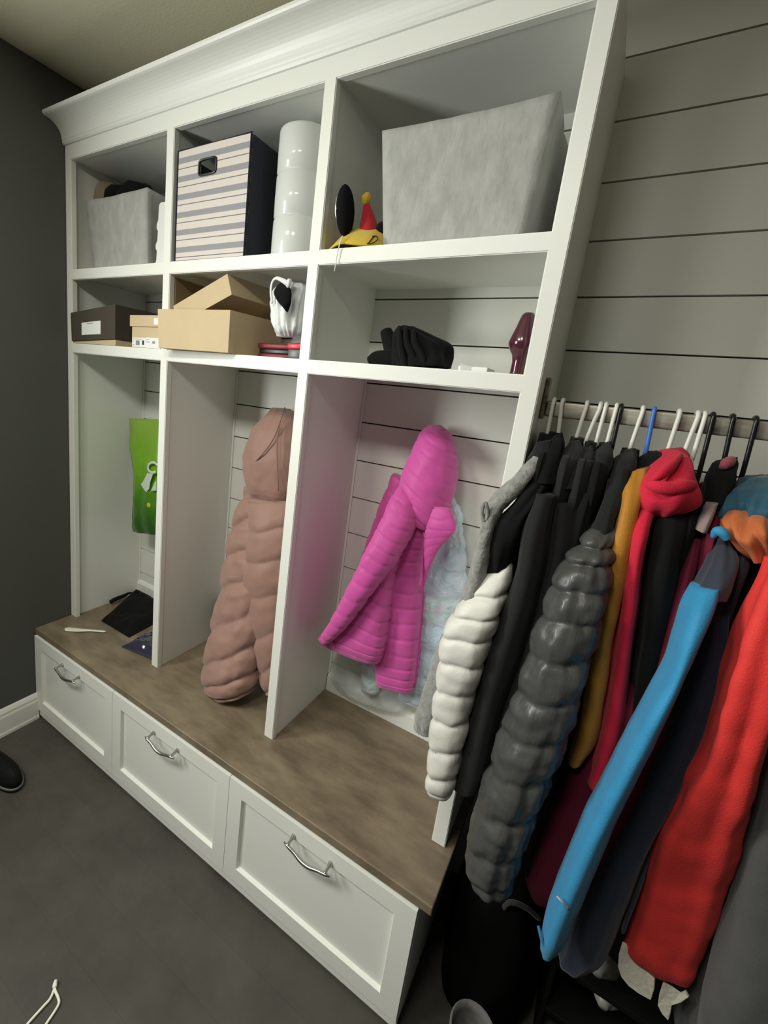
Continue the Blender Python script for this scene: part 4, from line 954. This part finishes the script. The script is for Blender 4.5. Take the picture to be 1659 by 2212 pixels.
# ------------------------------------------------------------------ things on the floor
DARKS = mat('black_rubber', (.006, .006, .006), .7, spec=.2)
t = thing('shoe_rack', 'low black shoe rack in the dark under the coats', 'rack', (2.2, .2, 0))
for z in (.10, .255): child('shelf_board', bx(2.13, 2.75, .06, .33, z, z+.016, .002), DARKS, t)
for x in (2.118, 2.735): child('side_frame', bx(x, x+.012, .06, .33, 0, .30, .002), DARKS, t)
PALE = mat('pale_grey_rubber', (.32, .31, .29), .35)
for (u, v, uu, vv, lab) in ((1296, 2082, 1330, 2100, 'pale grey shoe on the rack just right of the blue sleeve, upper one'), (1308, 2150, 1372, 2150, 'pale grey rounded shoe below the cream lining flap')):
    c0 = at(u, v, .085); c1 = at(uu, vv, .17)
    c0.z = max(c0.z, .305) if v < 2100 else c0.z; 
    t = thing('shoe', lab, 'shoe', tuple((c0+c1)/2), 'pale shoes under the coats')
    bm = bmesh.new(); tube(bm, [c0+Vector((-.006, -.03, 0)), c0, (c0+c1)/2, c1], [.010, .026, .023, .020], n=24, sub=8); child('shoe_upper', bm, PALE, t, True)
# boots in the dark
def boot(x, y, rz, label, m=DARKS, h=.26, s=1.0):
    t = thing('boot', label, 'boot', (x, y, 0), 'boots under the coats')
    R_ = Matrix.Rotation(rz, 3, 'Z'); o = Vector((x, y, 0))
    def ring(c, a, b, n=26): return [o+R_ @ Vector((c[0]+a*math.cos(2*math.pi*j/n), c[1]+b*math.sin(2*math.pi*j/n), c[2])) for j in range(n)]
    bm = bmesh.new()
    rings_mesh(bm, [ring((0, -.06, .022), .042, .13), ring((0, -.055, .05), .046, .128), ring((0, -.03, .085), .046, .10), ring((0, .005, .12), .045, .066), ring((0, .01, .17), .048, .058), ring((0, .01, h), .054, .062), ring((0, .01, h+.006), .050, .058), ring((0, .01, h-.02), .046, .054), ring((0, .01, .12), .040, .05)])
    child('boot_upper', bm, m, t, True)
    bm = bmesh.new(); rings_mesh(bm, [ring((0, -.06, .0005), .044, .134), ring((0, -.06, .024), .047, .136)]); child('sole', bm, DARKS, t, True)
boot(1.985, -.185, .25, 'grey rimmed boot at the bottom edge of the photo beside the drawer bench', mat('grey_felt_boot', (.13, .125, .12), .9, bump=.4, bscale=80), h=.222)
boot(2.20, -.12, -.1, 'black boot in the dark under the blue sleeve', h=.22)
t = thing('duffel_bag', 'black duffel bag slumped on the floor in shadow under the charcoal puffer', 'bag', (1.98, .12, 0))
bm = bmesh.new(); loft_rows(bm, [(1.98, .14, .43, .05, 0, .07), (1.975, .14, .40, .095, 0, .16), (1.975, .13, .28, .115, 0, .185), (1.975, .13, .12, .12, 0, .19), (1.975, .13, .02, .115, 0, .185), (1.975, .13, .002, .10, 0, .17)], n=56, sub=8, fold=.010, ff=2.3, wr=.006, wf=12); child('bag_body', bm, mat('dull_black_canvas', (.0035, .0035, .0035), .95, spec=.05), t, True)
bm = bmesh.new(); tube(bm, [at(1080, 1975, .0), at(1100, 1950, -.01), at(1135, 1960, .0), at(1165, 1985, .02)], .006, n=8); child('strap', bm, fabric('charcoal_webbing', (.035, .035, .035), .8), t, True)
# shoe by the left wall
t = thing('shoe', 'dark shoe with a pale sole edge on the floor by the left wall', 'shoe', (.2, -.41, 0))
def sring(z, g):
    out = []
    for j in range(36):
        a = 2*math.pi*j/36
        out.append(Vector((.215+(.128+g)*math.cos(a), -.405+(.044+g)*math.sin(a)*(1+.18*math.cos(a)), z)))
    return out
bm = bmesh.new(); rings_mesh(bm, [sring(.0005, 0), sring(.012, .003)]); child('outsole', bm, DARKS, t, True)
bm = bmesh.new(); rings_mesh(bm, [sring(.012, .003), sring(.019, .002)]); child('sole_edge', bm, mat('pale_sole_edge', (.13, .13, .125), .5), t, True)
bm = bmesh.new(); rings_mesh(bm, [sring(.019, -.002), sring(.04, -.006), sring(.06, -.018), sring(.072, -.034)]); child('upper', bm, DARKS, t, True)
# white cord
bm = bmesh.new()
P = lambda u, v, z=.004: atz(u, v, z)
tip = P(118, 2134)
tube(bm, [P(30, 2250), P(58, 2214), P(92, 2176), P(108, 2158), P(116, 2140), tip], .0034, n=10, sub=6)
tube(bm, [P(70, 2260), P(100, 2212), P(118, 2185), P(127, 2168), P(126, 2156), P(120, 2142), tip], .0034, n=10, sub=6)
tube(bm, [tip, P(119, 2126, .006), P(121, 2116, .012)], [.0055, .006, .0035], n=10, sub=5)
tag(obj('cord', bm, mat('white_cord', (.80, .79, .70), .5), None, True), 'white cord folded into a loop on the dark floor', 'cord')
